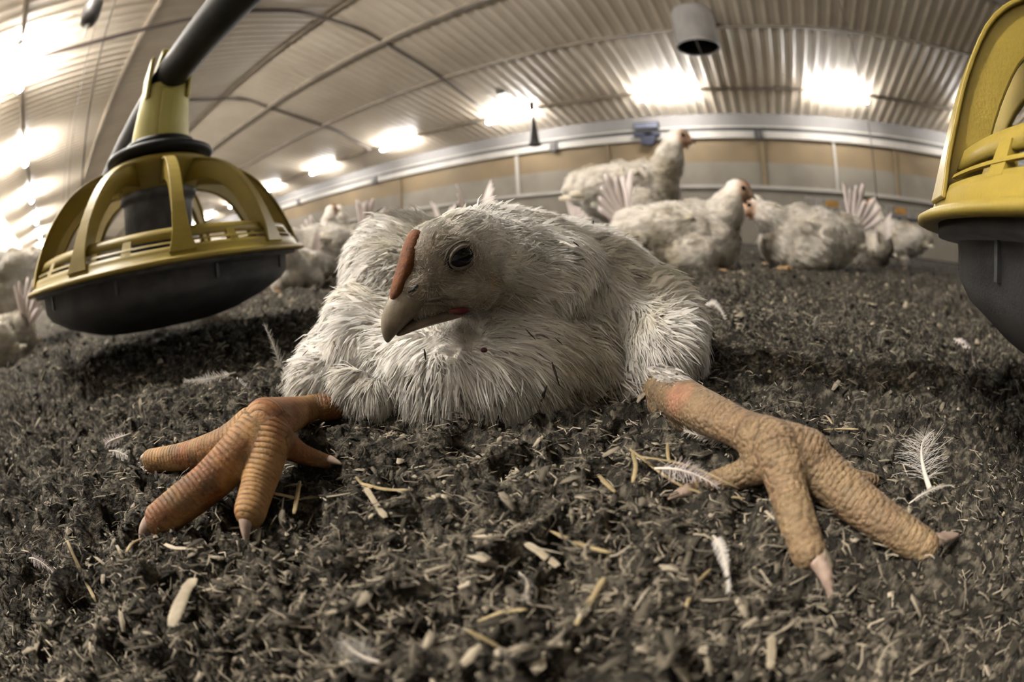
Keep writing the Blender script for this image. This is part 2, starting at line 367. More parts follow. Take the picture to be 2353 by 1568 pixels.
def litter_obj(name, label, cat, *args):
    V, Fa, cl = litter_bits(*args); o = None
    tri = Fa[:, 2] == Fa[:, 3]
    if tri.any():
        Fl = np.concatenate([Fa[tri][:, :3], Fa[~tri][:, [0, 1, 2]], Fa[~tri][:, [0, 2, 3]]]); o = fast(name, V, Fl, M['bits'], None, False, {'col': ('COL', cl)})
    else: o = fast(name, V, Fa, M['bits'], None, False, {'col': ('COL', cl)})
    return tag(o, label, cat, kind='stuff')
litter_obj('wood_shavings', 'grey brown wood shavings strewn thickly over the whole barn floor', 'litter', 29000, .05, 4.5, 'flake', 21)
litter_obj('litter_crumbs', 'dark crumbly clods of old litter between the wood shavings', 'litter', 40000, .05, 4.0, 'crumb', 22)
def fibres(n, seed):
    g = np.random.default_rng(seed); r = .06 * (1.6 / .06) ** g.random(n); a = g.uniform(-.7 * np.pi, .7 * np.pi, n) + math.radians(121.45); x, y = r * np.cos(a), r * np.sin(a)
    z = ground_z(np.c_[x, y]) + .001; l = g.uniform(.003, .011, n) * np.clip(r / .3, .7, 2); th = g.uniform(0, 2 * np.pi, n); d = np.c_[np.cos(th), np.sin(th), g.normal(.08, .25, n)]
    c = np.c_[x, y, z]; sd = np.c_[-np.sin(th), np.cos(th), 0 * th]; w = (g.uniform(.00012, .0004, n) * np.clip(r / .3, .8, 2))[:, None]; bend = sd * g.normal(0, .35, n)[:, None] * l[:, None] + UP * (g.random(n) * .25 * l)[:, None]
    A, Mi, E = c - d * l[:, None] * .5, c + bend * .5, c + d * l[:, None] * .5; k = sd * w; u = UP * w
    V = np.stack([A - k, A + u, A + k, Mi - k, Mi + u, Mi + k, E - k * .4, E + u * .4, E + k * .4], 1).reshape(-1, 3); o = (np.arange(n) * 9)[:, None, None]
    Fa = (o + np.array([(0,1,4,3), (1,2,5,4), (3,4,7,6), (4,5,8,7)])[None]).reshape(-1, 4); t = g.random(n)[:, None] ** 2; col = np.array([.06, .05, .04]) * (1 - t) + np.array([.38, .33, .25]) * t
    return tag(fast('litter_fibres', V, Fa, M['bits'], None, False, {'col': ('COL', np.repeat(col, 9, 0))}), 'fine broken straw fibres and hairs matted into the litter', 'litter', kind='stuff')
fibres(16000, 31)
# ================================================================== lamps, cables and fittings under the roof
LZ = CAMH + 2.745
def make_lamp():
    t = empty('ceiling_lamp'); L2 = .6
    pts = [(-L2, 0, 0), (-L2 + .02, 0, 0), (L2 - .02, 0, 0), (L2, 0, 0)]
    B().tube(pts, [.05, .062, .062, .05], 20, flat=.8).build('diffuser', M['lamp'], t)
    for s in (-1, 1): B().tube([(s * L2, 0, 0), (s * (L2 + .05), 0, 0)], [.055, .045], 16, flat=.8).build('end_cap', M['lampcap'], t)
    B().box((-L2 * .9, -.03, .05), (L2 * .9, .03, .075)).build('mounting_rail', M['lampcap'], t, False)
    return t
lamp0 = make_lamp(); first = True
near_tube = [c_ for c_ in lamp0.children if c_.name.startswith('diffuser')][0].data.copy(); near_tube.materials[0] = M['lampnear']
front_lbl = {0: 'bright tube lamp above the white feather end of the far wall, between yellow grill arm and dark duct', 1: 'bright tube lamp under the round dark duct opening',
    2: 'brightest tube lamp behind the hanging black cone', 3: 'tube lamp in the far row, next after the one by the black cone', 4: 'small tube lamp in the far row, fourth from the duct',
    5: 'tiny tube lamp just clear of the yellow feeder grill', -1: 'tube lamp seen through the arm of the close yellow feeder'}
front_lbl[0] = 'bright tube lamp between the dark duct and the close yellow feeder'
rear_lbl = ['large upright tube lamp near the top left corner', 'tube lamp on the hanging row, second from the top left corner', 'tube lamp on the hanging row, third from the top left corner',
    'tube lamp on the hanging row, fourth from the top left corner', 'tube lamp on the hanging row, fifth from the top left corner', 'tiny tube lamp on the hanging row, sixth from the top left corner', 'tiny tube lamp at the feeder arm, seventh on the hanging row']
def put_lamp(x, y, label, group):
    global first
    o = lamp0 if first else copy_tree(lamp0); first = False
    o.location = (x, y, LZ); tag(o, label, 'lamp', group)
    if y < 0:
        for ch in o.children:
            if ch.name.startswith('diffuser'): ch.data = near_tube
    return o
YF, YB = 8.40, -.835
for k in range(-3, 9):
    x = (.2255 - .404 * k) * YF; put_lamp(x, YF, front_lbl.get(k, 'tube lamp of the far ceiling row hidden behind the feeder'), 'tube lamps of the far ceiling row')
for k in range(-1, 8):
    x = -1.976 * 2.745 - k * 3.52; put_lamp(x, YB, rear_lbl[k] if 0 <= k < 7 else 'tube lamp of the near ceiling row beyond the top edge' if k < 0 else 'tube lamp of the near ceiling row hidden by the feeder arm', 'tube lamps of the near ceiling row')
for y, z, lb in ((YF, LZ + .11, 'dark conduit linking the far row of ceiling lamps'), (YB, LZ + .10, 'dark conduit linking the hanging lamps at the top left')):
    tag(B().tube([(X0, y, z), (X1, y, z)], .032, 10).build('lamp_conduit', M['purlin']), lb, 'conduit')
def cable(pix, x, r, label):
    pts = []
    for px, py in pix: d = ray(px, py); p = CAM + d * (x / d[0]); p[2] = min(p[2], zc(p[1]) - .03); pts.append(p)
    return tag(B().tube(spline(pts, 60), r, 8).build('power_cable', M['wire']), label, 'cable')
cable([(80, 135), (250, 88), (430, 45), (520, 26), (600, 18), (700, 30), (830, 60), (900, 100), (1000, 165), (1100, 243)], -5.2, .03, 'dark cable crossing the ceiling between the two lamp rows')
cable([(440, 203), (560, 208), (620, 222), (700, 262), (770, 300), (850, 345)], -9.0, .035, 'faint cable crossing the ceiling further off, above the yellow feeder')
# exhaust duct
dp = at_y(1605, 110, 6.2); t = empty('exhaust_duct', (dp[0], dp[1], 0)); zb = dp[2]; zt2 = zc(6.2) + .05
B().lathe([(.30, zb + .02), (.31, zb), (.325, zb), (.325, zb + .05), (.315, zb + .06), (.315, zt2)], 40).build('duct_pipe', M['duct'], t)
B().lathe([(.30, zb + .02), (.30, zb + .5), (.001, zb + .5)], 40).build('duct_interior', M['black'], t)
B().box((-.012, -.3, zb + .03), (.012, .3, zb + .05)).build('damper_bar', M['duct'], t, False)
tag(t, 'grey round exhaust duct hanging from the corrugated ceiling with a dark opening', 'duct')
# hanging cone, actuator, sensors
p = at_y(1229, 335, 8.0); q = at_y(1229, 262, 8.0)
t = empty('winch_weight', (p[0], 8.0, p[2])); h = q[2] - p[2]
B().lathe([(.001, 0), (.13, 0), (.13, .03), (.10, .1), (.05, h * .7), (.02, h), (.001, h)], 20).build('cone', M['dark'], t)
B().tube([(0, 0, h), (-.03, 0, zc(8.0) - p[2])], .008, 6).build('suspension_wire', M['wire'], t)
B().box((-.06, -.04, zc(8) - p[2] - .25), (.02, .04, zc(8) - p[2] - .1)).build('pulley', M['dark'], t, False)
tag(t, 'narrow black cone hanging on a wire in front of the brightest lamp', 'weight')
p = at_y(1155, 207, 7.6); tag(B().box((p[0]-.12, 7.5, p[2]-.1), (p[0]+.12, 7.7, p[2]+.06)).build('junction_box', M['dark'], smooth=False, bevel=.03), 'small dark junction box on the ceiling above the brightest lamp', 'box')
p = at_y(1485, 289, YW - .12); t = empty('winch_motor', (p[0], p[1], p[2]))
B().box((-.27, -.04, -.075), (.27, .06, .075)).build('name_plate', M['blue'], t, False, .01)
b = B()
for r_ in range(2):
    for c_ in range(7): b.box((-.24 + c_ * .07, -.046, .012 - r_ * .05), (-.2 + c_ * .07 + .008, -.04, .036 - r_ * .05))
b.build('plate_print', M['greyink'], t, False)['kind'] = 'stuff'
b = B().box((-.28, -.06, -.23), (.28, .06, -.17)); b.tube([(.04, -.06, -.3), (.04, .08, -.3)], .14, 20).box((-.14, -.05, -.42), (.14, .05, -.28)); b.build('motor', M['blue'], t, False)
tag(t, 'dark blue winch motor with a printed plate on the far wall board', 'motor')
p = at_d(210, 28, 3.0); t = empty('ceiling_sensor', tuple(p))
B().lathe([(.001, .09), (.03, .09), (.062, .06), (.068, -.03), (.05, -.085), (.001, -.09)], 20).build('sensor_body', M['dark'], t)
B().tube([(0, 0, .09), (-.05, -.02, zc(p[1]) - p[2])], .012, 8).build('stem', M['wire'], t)
B().lathe([(.001, -.08), (.014, -.085), (.01, -.17), (.001, -.18)], 12).build('probe_tip', M['tubewhite'], t)
tag(t, 'black bulb shaped sensor hanging from the ceiling near the top left corner', 'sensor')
# drinker line in front of the far wall
yl = 5.2; t = empty('drinker_line', (0, yl, 0)); zz = at_y(1930, 488, yl)[2]
B().tube([(.6, 0, zz), (8, 0, zz)], .022, 10).build('water_pipe', M['blue'], t)
B().box((.6, -.02, zz + .12), (8, .02, zz + .15)).build('support_rail', M['whitetrim'], t, False)
xs0 = at_y(1882, 465, yl)[0]
for i in range(0, 16):
    B().box((xs0 + i * .30 - .05, -.03, zz + .01), (xs0 + i * .30 + .05, .03, zz + .13)).build('regulator', M['whitetrim'], t, False, .01)
    if i % 3 == 0: B().box((xs0 + i * .30 + .08, -.015, zz + .05), (xs0 + i * .30 + .24, .015, zz + .12)).build('amber_tank', M['amber'], t, False, .01)
for xx in np.arange(1.5, 8, 3): B().tube([(xx, 0, zz + .15), (xx, 0, zc(yl))], .006, 6).build('suspension_wire', M['wire'], t)
tag(t, 'low drinker line with white regulators before the far wall, right of the chickens', 'drinker line')
# ================================================================== feed line
FY, FZ = .137, .318                            # feed pipe axis
tag(B().tube([(x, FY, FZ) for x in np.linspace(-14, 8, 60)], .0225, 28).build('feed_pipe', M['pipe']), 'thick black feed pipe running over the chickens from feeder to feeder', 'pipe')
tag(B().tube([(x, FY - .004, FZ + .028) for x in np.linspace(-14, 8, 40)], .0052, 10).build('guard_tube', M['tubewhite']), 'thin white tube along the top of the black feed pipe', 'tube')
for i, xx in enumerate((-2.2, -4.7, -8.0)):
    t = empty('pipe_hanger', (xx, FY, FZ))
    B().lathe([(.024, -.012), (.03, -.012), (.03, .012), (.024, .012)], 20).build('clamp', M['dark'], t).rotation_euler = (0, math.pi/2, 0)
    B().tube([(0, 0, .03), (0, 0, zc(FY) - FZ)], .004, 6).build('wire', M['wire'], t)
    B().tube([(0, 0, .12), (0, 0, .18)], [.012, .012], 8).build('adjuster', M['dark'], t)
    tag(t, ['wire hanger with dark clamp holding the black feed pipe just beyond the yellow feeder', 'wire hanger on the black feed pipe, second beyond the yellow feeder', 'wire hanger on the black feed pipe, furthest from the camera'][i], 'hanger', 'feed pipe hangers')
def make_feeder():
    t = empty('pan_feeder')
    # pan: deep grey bowl
    b = B().lathe([(.001, .030), (.080, .030), (.094, .033), (.130, .046), (.151, .058), (.158, .067), (.159, .083), (.170, .084), (.170, .090), (.150, .090), (.150, .072), (.12, .054), (.085, .041), (.001, .041)], 96)
    pan = b.build('pan', M['pan'], t)
    for k in range(10):
        a = 2 * math.pi * (k + .35) / 10; mt = Matrix.Rotation(a, 4, 'Z')
        B().box((.1575, -.0012, .070), (.1605, .0012, .084), mt).build('pan_rib', M['pan'], pan, False)
    # yellow flange
    B().lathe([(.166, .0905), (.178, .0875), (.181, .0885), (.181, .0910), (.178, .0925), (.1735, .0935), (.1715, .0985), (.1695, .1015), (.1655, .1015), (.162, .0905)], 96, closed=True).build('rim', M['yellow'], t)
    B().lathe([(.1635, .1085), (.1585, .1165), (.153, .1185), (.147, .1185), (.147, .1155), (.1535, .1150), (.1590, .1085)], 96, closed=True).build('upper_ring', M['yellow'], t)
    n = 10
    for k in range(n):
        a0 = 2 * math.pi * k / n
        # arm: radial rib bent from the hub to the rim
        c = spline([(.172, .096), (.164, .118), (.148, .148), (.124, .176), (.094, .194), (.062, .2015), (.046, .203)], 22)
        wd = np.interp(np.linspace(0, 1, 22), [0, .1, .5, 1], [.017, .016, .019, .025])      # radial depth
        th = np.interp(np.linspace(0, 1, 22), [0, .08, .5, 1], [.0085, .0042, .0034, .0034])   # half thickness
        v = []; f = []
        for i in range(22):
            tg = c[min(i+1, 21)] - c[max(i-1, 0)]; tg /= np.linalg.norm(tg); nr_ = np.array([-tg[1], tg[0]])   # points inward and down
            o_ = c[i]; in_ = c[i] + nr_ * wd[i] * (1 if nr_[0] < 0 or nr_[1] < 0 else -1)
            for (r_, z_), s in ((o_, -1), (o_, 1), (in_, 1), (in_, -1)): v.append((r_, s * th[i], z_))
        for i in range(21):
            for j in range(4): f.append((i*4+j, i*4+(j+1) % 4, (i+1)*4+(j+1) % 4, (i+1)*4+j))
        f += [(3, 2, 1, 0), (84, 85, 86, 87)]
        mt = Matrix.Rotation(a0, 4, 'Z'); arm = B().add([mt @ Vector(p) for p in v], f).build('arm', M['yellow'], t, False, .0012)
        fl2 = []; ff = []                       # outer flange on the arm
        for i in range(22):
            tg = c[min(i+1, 21)] - c[max(i-1, 0)]; tg /= np.linalg.norm(tg); nn = np.array([tg[1], -tg[0]])
            if nn[0] < 0: nn = -nn
            w_ = np.interp(i / 21, [0, .12, .3, 1], [.013, .0085, .0062, .006])
            for dd, s in ((0, -1), (.0022, -1), (.0022, 1), (0, 1)): e = c[i] + nn * dd; fl2.append(mt @ Vector((e[0], s * w_, e[1])))
        for i in range(21):
            for j in range(4): ff.append((i*4+j, i*4+(j+1) % 4, (i+1)*4+(j+1) % 4, (i+1)*4+j))
        ff += [(3, 2, 1, 0), (84, 85, 86, 87)]; B().add(fl2, ff).build('arm_flange', M['yellow'], arm, False, .0006)
        # slot post and slot bars between two arms
        for q, (dz0, dz1) in enumerate(((.1042, .1058),)):
            seg = []; sf = []
            for i in range(9):
                a = a0 + 2 * math.pi / n * (.09 + .82 * i / 8)
                for r_, z_ in ((.1655 - q * .005, dz0), (.168 - q * .005, dz0), (.1665 - q * .005, dz1), (.164 - q * .005, dz1)): seg.append((r_ * math.cos(a), r_ * math.sin(a), z_))
            for i in range(8):
                for j in range(4): sf.append((i*4+j, i*4+(j+1) % 4, (i+1)*4+(j+1) % 4, (i+1)*4+j))
            B().add(seg, sf + [(3, 2, 1, 0), (32, 33, 34, 35)]).build('slot_bar', M['yellow'], t, False)
        a = a0 + 2 * math.pi / n * .5; mt = Matrix.Rotation(a, 4, 'Z')
        v = [(.164, -.005, .100), (.1705, -.005, .100), (.1705, .005, .100), (.164, .005, .100), (.157, -.004, .112), (.162, -.004, .112), (.162, .004, .112), (.157, .004, .112)]
        B().add([mt @ Vector(p) for p in v], [(3,2,1,0),(4,5,6,7),(0,1,5,4),(1,2,6,5),(2,3,7,6),(3,0,4,7)]).build('slot_post', M['yellow'], t, False)
    B().lathe([(.066, .199), (.07, .203), (.068, .207), (.05, .211), (.041, .212), (.041, .17), (.046, .168), (.055, .186)], 64, closed=True).build('hub', M['yellow'], t)
    B().lathe([(.058, .212), (.068, .2135), (.071, .2175), (.0695, .222), (.064, .2245), (.05, .2255), (.042, .224), (.042, .212)], 64, closed=True).build('collar', M['black'], t)
    B().lathe([(.040, .2255), (.046, .228), (.047, .233), (.0445, .2365), (.040, .2365)], 48, closed=True).build('collar_ridge', M['black'], t)
    B().lathe([(.043, .112), (.0455, .16), (.0455, .166), (.050, .168), (.0505, .175), (.0465, .178), (.0465, .184), (.040, .186), (.040, .112)], 48, closed=True).build('feed_tube', M['tubegrey'], t)
    B().lathe([(.001, .095), (.07, .06), (.075, .05)], 40).build('feed_cone', M['tubegrey'], t)
    # olive drop hopper, round below, narrowing to a saddle under the pipe
    v = []; f = []; zs = [.226, .245, .262, .278, .292, .303]
    for i, z in enumerate(zs):
        k = i / 5
        for j in range(32):
            a = 2 * math.pi * j / 32; rx, ry = .0425 - .004 * k, .040 - .010 * k; e = .5
            ca, sa = math.cos(a), math.sin(a); v.append((rx * math.copysign(abs(ca) ** (1 - .35*k), ca), ry * math.copysign(abs(sa) ** (1 - .35*k), sa), z))
    for i in range(5):
        for j in range(32): q = (j + 1) % 32; f.append((i*32+j, i*32+q, (i+1)*32+q, (i+1)*32+j))
    f.append(tuple(160 + j for j in range(32))); B().add(v, f).build('drop_hopper', M['olive'], t)
    for s in (-1, 1): B().box((-.036, s * .0265 - .0025, .285), (.036, s * .0265 + .0025, .338)).build('saddle_cheek', M['olive'], t, False, .002)
    for s in (-1, 1): B().box((s * .0425 - .0012, -.008, .228), (s * .0425 + .0012, .008, .29)).build('hopper_rib', M['olive'], t, False, .0008)
    B().box((-.03, -.016, .343), (.03, .008, .352)).build('saddle_clip', M['olive'], t, False, .002)
    return t
fd = make_feeder(); fd.location = (-.543, FY, 0); fd.rotation_euler[2] = math.radians(-14.0 + 7)
tag(fd, 'yellow caged pan feeder with dark pan hanging from the black pipe beside the chicken', 'feeder', 'pan feeders on the feed line')
fd2 = copy_tree(fd); fd2.location = (.249, FY, 0); fd2.rotation_euler[2] = math.radians(203)
tag(fd2, 'close yellow pan feeder cut off at the edge, big curved arm and grey pan', 'feeder', 'pan feeders on the feed line')
# ================================================================== the chicken in front
ck = empty('chicken', tuple(at_f(1150, 690, .30) * np.array([1, 1, 0])))
CK0 = np.array(ck.location)
LOC = lambda p: np.asarray(p, float) - CK0
def lobj(o): o.parent = ck; return o
bb = B()
def E3(px, py, f, rx, ry, rf, tilt=0):
    c = at_f(px, py, f); s = np.linalg.norm(c - CAM) / FPX; ca, sa = math.cos(tilt), math.sin(tilt)
    bb.ell(LOC(c), (rx * s, rf, ry * s), np.array([RH * ca + UP * sa, FH, UP * ca - RH * sa])); return c
E3(1150, 690, .33, 315, 195, .125)
E3(1125, 815, .252, 305, 180, .080)
E3(945, 665, .315, 125, 172, .085, .15)
E3(900, 760, .278, 112, 145, .08)
E3(838, 825, .268, 84, 112, .085, .2)
E3(852, 892, .250, 60, 66, .05)
E3(1445, 735, .280, 108, 130, .095, -.25)
E3(1415, 668, .315, 120, 82, .1, -.3)
E3(1320, 640, .32, 190, 112, .1, -.2)
E3(1335, 655, .280, 150, 92, .06, -.25)
E3(1210, 625, .262, 150, 120, .07)
E3(1130, 595, .228, 115, 112, .05)
E3(1405, 862, .236, 70, 80, .05)
E3(1130, 945, .216, 285, 62, .05)
tv, tn, tf = remesh(bb, .0030, 34, .6); bb = B().add(tv, tf)     # one soft trunk
# head: laid out on its own middle plane, beak turned down to the side
HC = at_f(1050, 602, .186)
SD = -FH * .82 + RH * .57; SD /= np.linalg.norm(SD)              # out of the cheek that shows
BX = np.cross(SD, UP); BX /= np.linalg.norm(BX)
if BX @ RH > 0: BX = -BX
def HP(px, py, side=0.0):
    d = ray(px, py); t = ((HC - CAM) @ SD + side) / (d @ SD); return CAM + d * t
SC = np.linalg.norm(HC - CAM) / FPX
def head(px, py, ra, rb, rs, side=0, tilt=0):
    ca, sa = math.cos(tilt), math.sin(tilt)
    bb.ell(LOC(HP(px, py, side)), (ra * SC * 1.12, rs, rb * SC), np.array([BX * ca + UP * sa, SD, UP * ca - BX * sa]), 28, 20)
head(1072, 590, 100, 110, .0155)
head(1010, 600, 72, 92, .0130, 0, -.5)
head(1060, 665, 88, 62, .0145)
head(965, 655, 55, 50, .0095, 0, -.5)
head(990, 690, 55, 34, .0085, 0, -.4)
head(950, 652, 34, 26, .0086, 0, -.6)
head(1150, 610, 70, 85, .016, -.003)
# legs: skeleton points (pixel, height above litter), radius
legs = []
def leg(pts, rad, n=26):
    P = [at_z(x, y, z) if f is None else at_f(x, y, f) for x, y, z, f in pts]
    Q_ = spline(P, n); R_ = np.interp(np.linspace(0, len(P) - 1, n), range(len(P)), rad)
    bb.tube([LOC(q) for q in Q_], list(R_), 18); 
    bb.ell(LOC(Q_[-1]), (R_[-1],) * 3, None, 14, 10); legs.append((Q_, R_)); return Q_, R_
ZG = -.001
# left of picture
leg([(870, 910, 0, .228), (785, 928, 0, .190), (700, 944, 0, .175), (612, 970, .024, None)], [.0078, .0070, .0066, .0084])
TA = leg([(612, 978, .0225, None), (560, 1030, .0185, None), (485, 1105, .012, None), (415, 1160, .0085, None), (368, 1196, .0065, None)], [.0088, .0077, .0068, .0063, .0058])
TB = leg([(625, 990, .0215, None), (612, 1060, .0150, None), (592, 1120, .0100, None), (574, 1178, .0070, None)], [.0080, .0062, .0057, .0052])
TC = leg([(590, 980, .0215, None), (520, 1020, .0165, None), (430, 1048, .0095, None), (350, 1060, .0060, None)], [.0080, .0062, .0056, .0052])
TD = leg([(640, 1010, .0190, None), (690, 1042, .0100, None), (752, 1062, .0045, None)], [.0058, .0040, .0028])
# right of picture
leg([(1390, 868, 0, .245), (1468, 886, 0, .206), (1530, 902, 0, .184), (1600, 938, .0170, None), (1700, 985, .0190, None), (1790, 1030, .0185, None)], [.0105, .0108, .0108, .0080, .0062, .0080])
leg([(1500, 915, 0, .196), (1600, 965, .0100, None), (1660, 990, .0120, None)], [.0100, .0068, .004])
TE = leg([(1790, 1040, .0180, None), (1812, 1130, .0120, None), (1838, 1215, .0080, None), (1858, 1270, .0060, None)], [.0074, .0056, .0052, .0047])
TF = leg([(1800, 1030, .0180, None), (1890, 1090, .0130, None), (1990, 1170, .0090, None), (2070, 1225, .0070, None), (2125, 1258, .0058, None)], [.0086, .0076, .0062, .0055, .0048])
TG = leg([(1780, 1050, .0160, None), (1710, 1088, .0090, None), (1640, 1112, .0055, None), (1592, 1130, .0040, None)], [.0072, .0046, .0040, .0032])
TH = leg([(1850, 1060, .0150, None), (1930, 1098, .0080, None), (2005, 1108, .0045, None)], [.0065, .0042, .0030])
leg([(1740, 1010, .0185, None), (1850, 1050, .0165, None)], [.0078, .0085], 10)
v, nrm, fq = remesh(bb, .0011, 3, .5)
vw = v + CK0
# soft lumps of plumage on the trunk, none on head and legs
LP = np.concatenate([a for a, _ in legs]); LR = np.concatenate([b for _, b in legs])
LU = np.concatenate([np.r_[0, np.cumsum(np.linalg.norm(np.diff(a, axis=0), axis=1))] + k * .37 for k, (a, _) in enumerate(legs)])
ld = np.full(len(vw), 9.0); lu = np.zeros(len(vw))
for a in range(0, len(vw), 20000):
    dd = np.linalg.norm(vw[a:a+20000, None] - LP[None], axis=2) - LR[None]; k = dd.argmin(1); ld[a:a+20000] = dd[np.arange(len(k)), k]; lu[a:a+20000] = LU[k]
# smooth length coordinate: project on the local segment
TT = np.concatenate([np.gradient(a, axis=0) for a, _ in legs]); TT /= np.linalg.norm(TT, axis=1)[:, None]
for a in range(0, len(vw), 20000):
    dd = np.linalg.norm(vw[a:a+20000, None] - LP[None], axis=2) - LR[None]; k = dd.argmin(1); lu[a:a+20000] = LU[k] + ((vw[a:a+20000] - LP[k]) * TT[k]).sum(1)
rel = vw - CAM; fr = rel @ FH; rr_ = rel @ RH
from mathutils.bvhtree import BVHTree
tb = BVHTree.FromPolygons([tuple(p) for p in tv], [tuple(q) for q in tf])
def outside(p):                                # distance outside the trunk
    q, n_, _, d_ = tb.find_nearest(Vector(p)); return d_ if (Vector(p) - q).dot(n_) > 0 else -d_
LM = np.zeros(len(vw))
for k in np.where(ld < .0022)[0]:
    if outside(v[k]) > .0006: LM[k] = 1.0
FC = HP(1012, 668, .004); fd_ = np.linalg.norm((vw - FC) * np.array([1, 1, .92]), axis=1)
face = np.clip((.0270 - fd_) / .006, 0, 1) * (1 - LM)
hd = np.linalg.norm(vw - HC, axis=1); headw = np.clip((.034 - hd) / .012, 0, 1)
lump = (fbm(vw * 75, 3, 41) - .5) * .010 + (fbm(vw * 190, 2, 44) - .5) * .003
v = v + nrm * (lump * (1 - LM) * (1 - np.clip(headw * 1.2, 0, 1)))[:, None]; vw = v + CK0
# colours
g3 = fbm(vw * 320, 3, 51)[:, None]; g2 = fbm(vw * 90, 3, 52)[:, None]
colr = np.array([.84, .79, .72]) * (.92 + .16 * g3)
facec = np.array([.19, .155, .115]) * (.55 + .9 * g3)
legc = np.array([.29, .18, .08]) + (np.array([.21, .095, .04]) - np.array([.29, .18, .08])) * np.clip((g2 - .44) * 6, 0, 1); legc = legc * (.6 + .7 * g3)
groove = np.clip(1 - np.abs(np.sin(lu * math.pi / .0019)) * 3, 0, 1)[:, None] * np.clip(nrm[:, 2:3], 0, 1) * np.where(rr_ > 0, .2, .45)[:, None]; legc = legc * (1 - groove)
dirt = np.clip(fbm(vw * 150, 3, 58) * 3.2 - 1.75, 0, .8)[:, None]; legc = legc * (1 - dirt) + np.array([.10, .065, .035]) * dirt
legr = np.array([.22, .165, .10]) * (.6 + .7 * g3)
rough_foot = np.where(rr_ > 0, .4, 1.0)
hock = np.clip((.016 - np.linalg.norm(vw - at_z(1505, 878, .026), axis=1)) / .008, 0, 1)[:, None]
legc = np.where((rr_ > 0)[:, None], legr * .7 + legc * .3, legc)
legc = legc * np.where((rr_ > 0)[:, None], np.array([.88, .86, .84]), np.array([1.0, .88, .72])); legc = legc * (1 - hock) + np.array([.36, .17, .105]) * (.7 + .5 * g3) * hock
colr = colr * (1 - face[:, None]) + facec * face[:, None]; colr = colr * (1 - LM[:, None]) + legc * LM[:, None]
ear = np.clip((.007 - np.linalg.norm(vw - HP(1150, 648, .013), axis=1)) / .004, 0, 1)[:, None]; colr = colr * (1 - ear) + np.array([.25, .16, .06]) * ear
fast('body', v, fq, M['body'], ck, True, {'col': ('COL', np.clip(colr, 0, 1)), 'legu': ('F', lu), 'legmask': ('F', LM * np.clip((nrm[:, 2] + .05) * 1.6, 0, 1) * rough_foot), 'scalemask': ('F', LM * np.where(rough_foot < .9, .9, .45 * np.clip(1.1 - nrm[:, 2], .25, 1)))})
# plumage
wgt = (1 - LM) * np.where((ld < .0034) & ((rr_ < at_f(800, 930, .2) @ RH) | (rr_ > at_f(1490, 900, .2) @ RH)), .0, 1) * (1 - .55 * face); wgt = wgt * (1 + 1.6 * np.clip(headw - face, 0, 1)); wgt[vw[:, 2] < -.004] = 0; wgt *= np.where(headw > .05, 1, 1 - .55 * np.clip((nrm[:, 2] - .4) / .4, 0, 1))
wgt *= np.where(nrm @ FH > .85, .05, 1)         # the far side of the bird carries little
cnt = 200000
P, Nn, fi = sample(v, nrm, fq, cnt, wgt, 3); Pw = P + CK0
fc = face[fq[fi]].mean(1); hw = headw[fq[fi]].mean(1)
nu = np.clip((Nn @ UP - .55) / .4, 0, 1)[:, None]
lat = np.clip(((Pw - CAM) @ RH + .005) / .05, -1, 1)[:, None] * RH
base = (-UP - .25 * FH + lat * .55) * (1 - nu) + (FH * .15 + lat * 1.3 + RH * .1) * nu
bp = HP(915, 665); hdir = Pw - bp; hdir /= np.linalg.norm(hdir, axis=1)[:, None]
nk = np.clip((.062 - np.linalg.norm(Pw - HC, axis=1)) / .03, 0, 1)[:, None]
D = base * (1 - nk) + (hdir * .9 + np.array([0, 0, -.1])) * nk
sw = fbm(Pw * 60, 2, 61)[:, None] - .5; sw2 = fbm(Pw * 60, 2, 63)[:, None] - .5
D = D + (RH * sw + UP * sw2) * 1.6 * (1 - nk)
g = np.random.default_rng(5)
Ln = np.where(fc > .25, .0026, .0145 - .0095 * np.clip(hw * 1.3, 0, 1)) * g.uniform(.55, 1.25, cnt)
low = np.clip((.034 - Pw[:, 2]) / .03, 0, 1); Ln *= 1 + .55 * low * (1 - hw)
Wd = np.where(fc > .25, .00024, .00068 - .00028 * hw) * g.uniform(.7, 1.3, cnt)
lift = np.clip(.24 + g.normal(0, .10, cnt) - .12 * hw, .05, .6); lift = np.where(fc > .25, .35, lift - .08 * nu[:, 0])
tint = g.uniform(.9, 1.04, (cnt, 1)) * (.94 + .1 * fbm(Pw * 110, 2, 66)[:, None])
pc = np.array([.91, .88, .83]) * tint
soil = np.clip(fbm(Pw * 42, 3, 71) * 1.5 - .62 + .5 * low, 0, 1) * g.random(cnt) * np.clip(low * 1.4, .04, 1); soil = np.clip(soil * 2.4, 0, .9)[:, None]
pc = pc * (1 - soil) + np.array([.17, .14, .10]) * soil
yel = np.clip(fbm(Pw * 38, 2, 77) * 2.4 - 1.35, 0, .35)[:, None]; pc = pc * (1 - yel) + np.array([.62, .56, .40]) * yel
pc = np.where((fc > .25)[:, None], pc * .72, pc)
V, Fs, NV, CV = strands(P, Nn, D, Ln, Wd, lift, np.clip(pc, 0, 1), 5200, 8)
kc = np.where((hw < .02) & (fc < .02) & (g.random(cnt) < .06))[0]; nc = len(kc)      # broader contour feathers between the down
cf = strands(P[kc], Nn[kc], D[kc], g.uniform(.010, .019, nc), g.uniform(.0011, .0028, nc), np.clip(g.normal(.2, .07, nc), .05, .4) + .10 * nu[kc, 0], np.clip(pc[kc] * g.uniform(.88, 1.08, (nc, 1)), 0, 1), None, 12, .45)
fast('plumage', V, Fs, M['plume'], ck, True, {'col': ('COL', CV), 'custom_normal': ('VEC', NV)})['kind'] = 'stuff'
fast('contour_feathers', cf[0], cf[1], M['plume'], ck, True, {'col': ('COL', cf[3]), 'custom_normal': ('VEC', cf[2])})['kind'] = 'stuff'
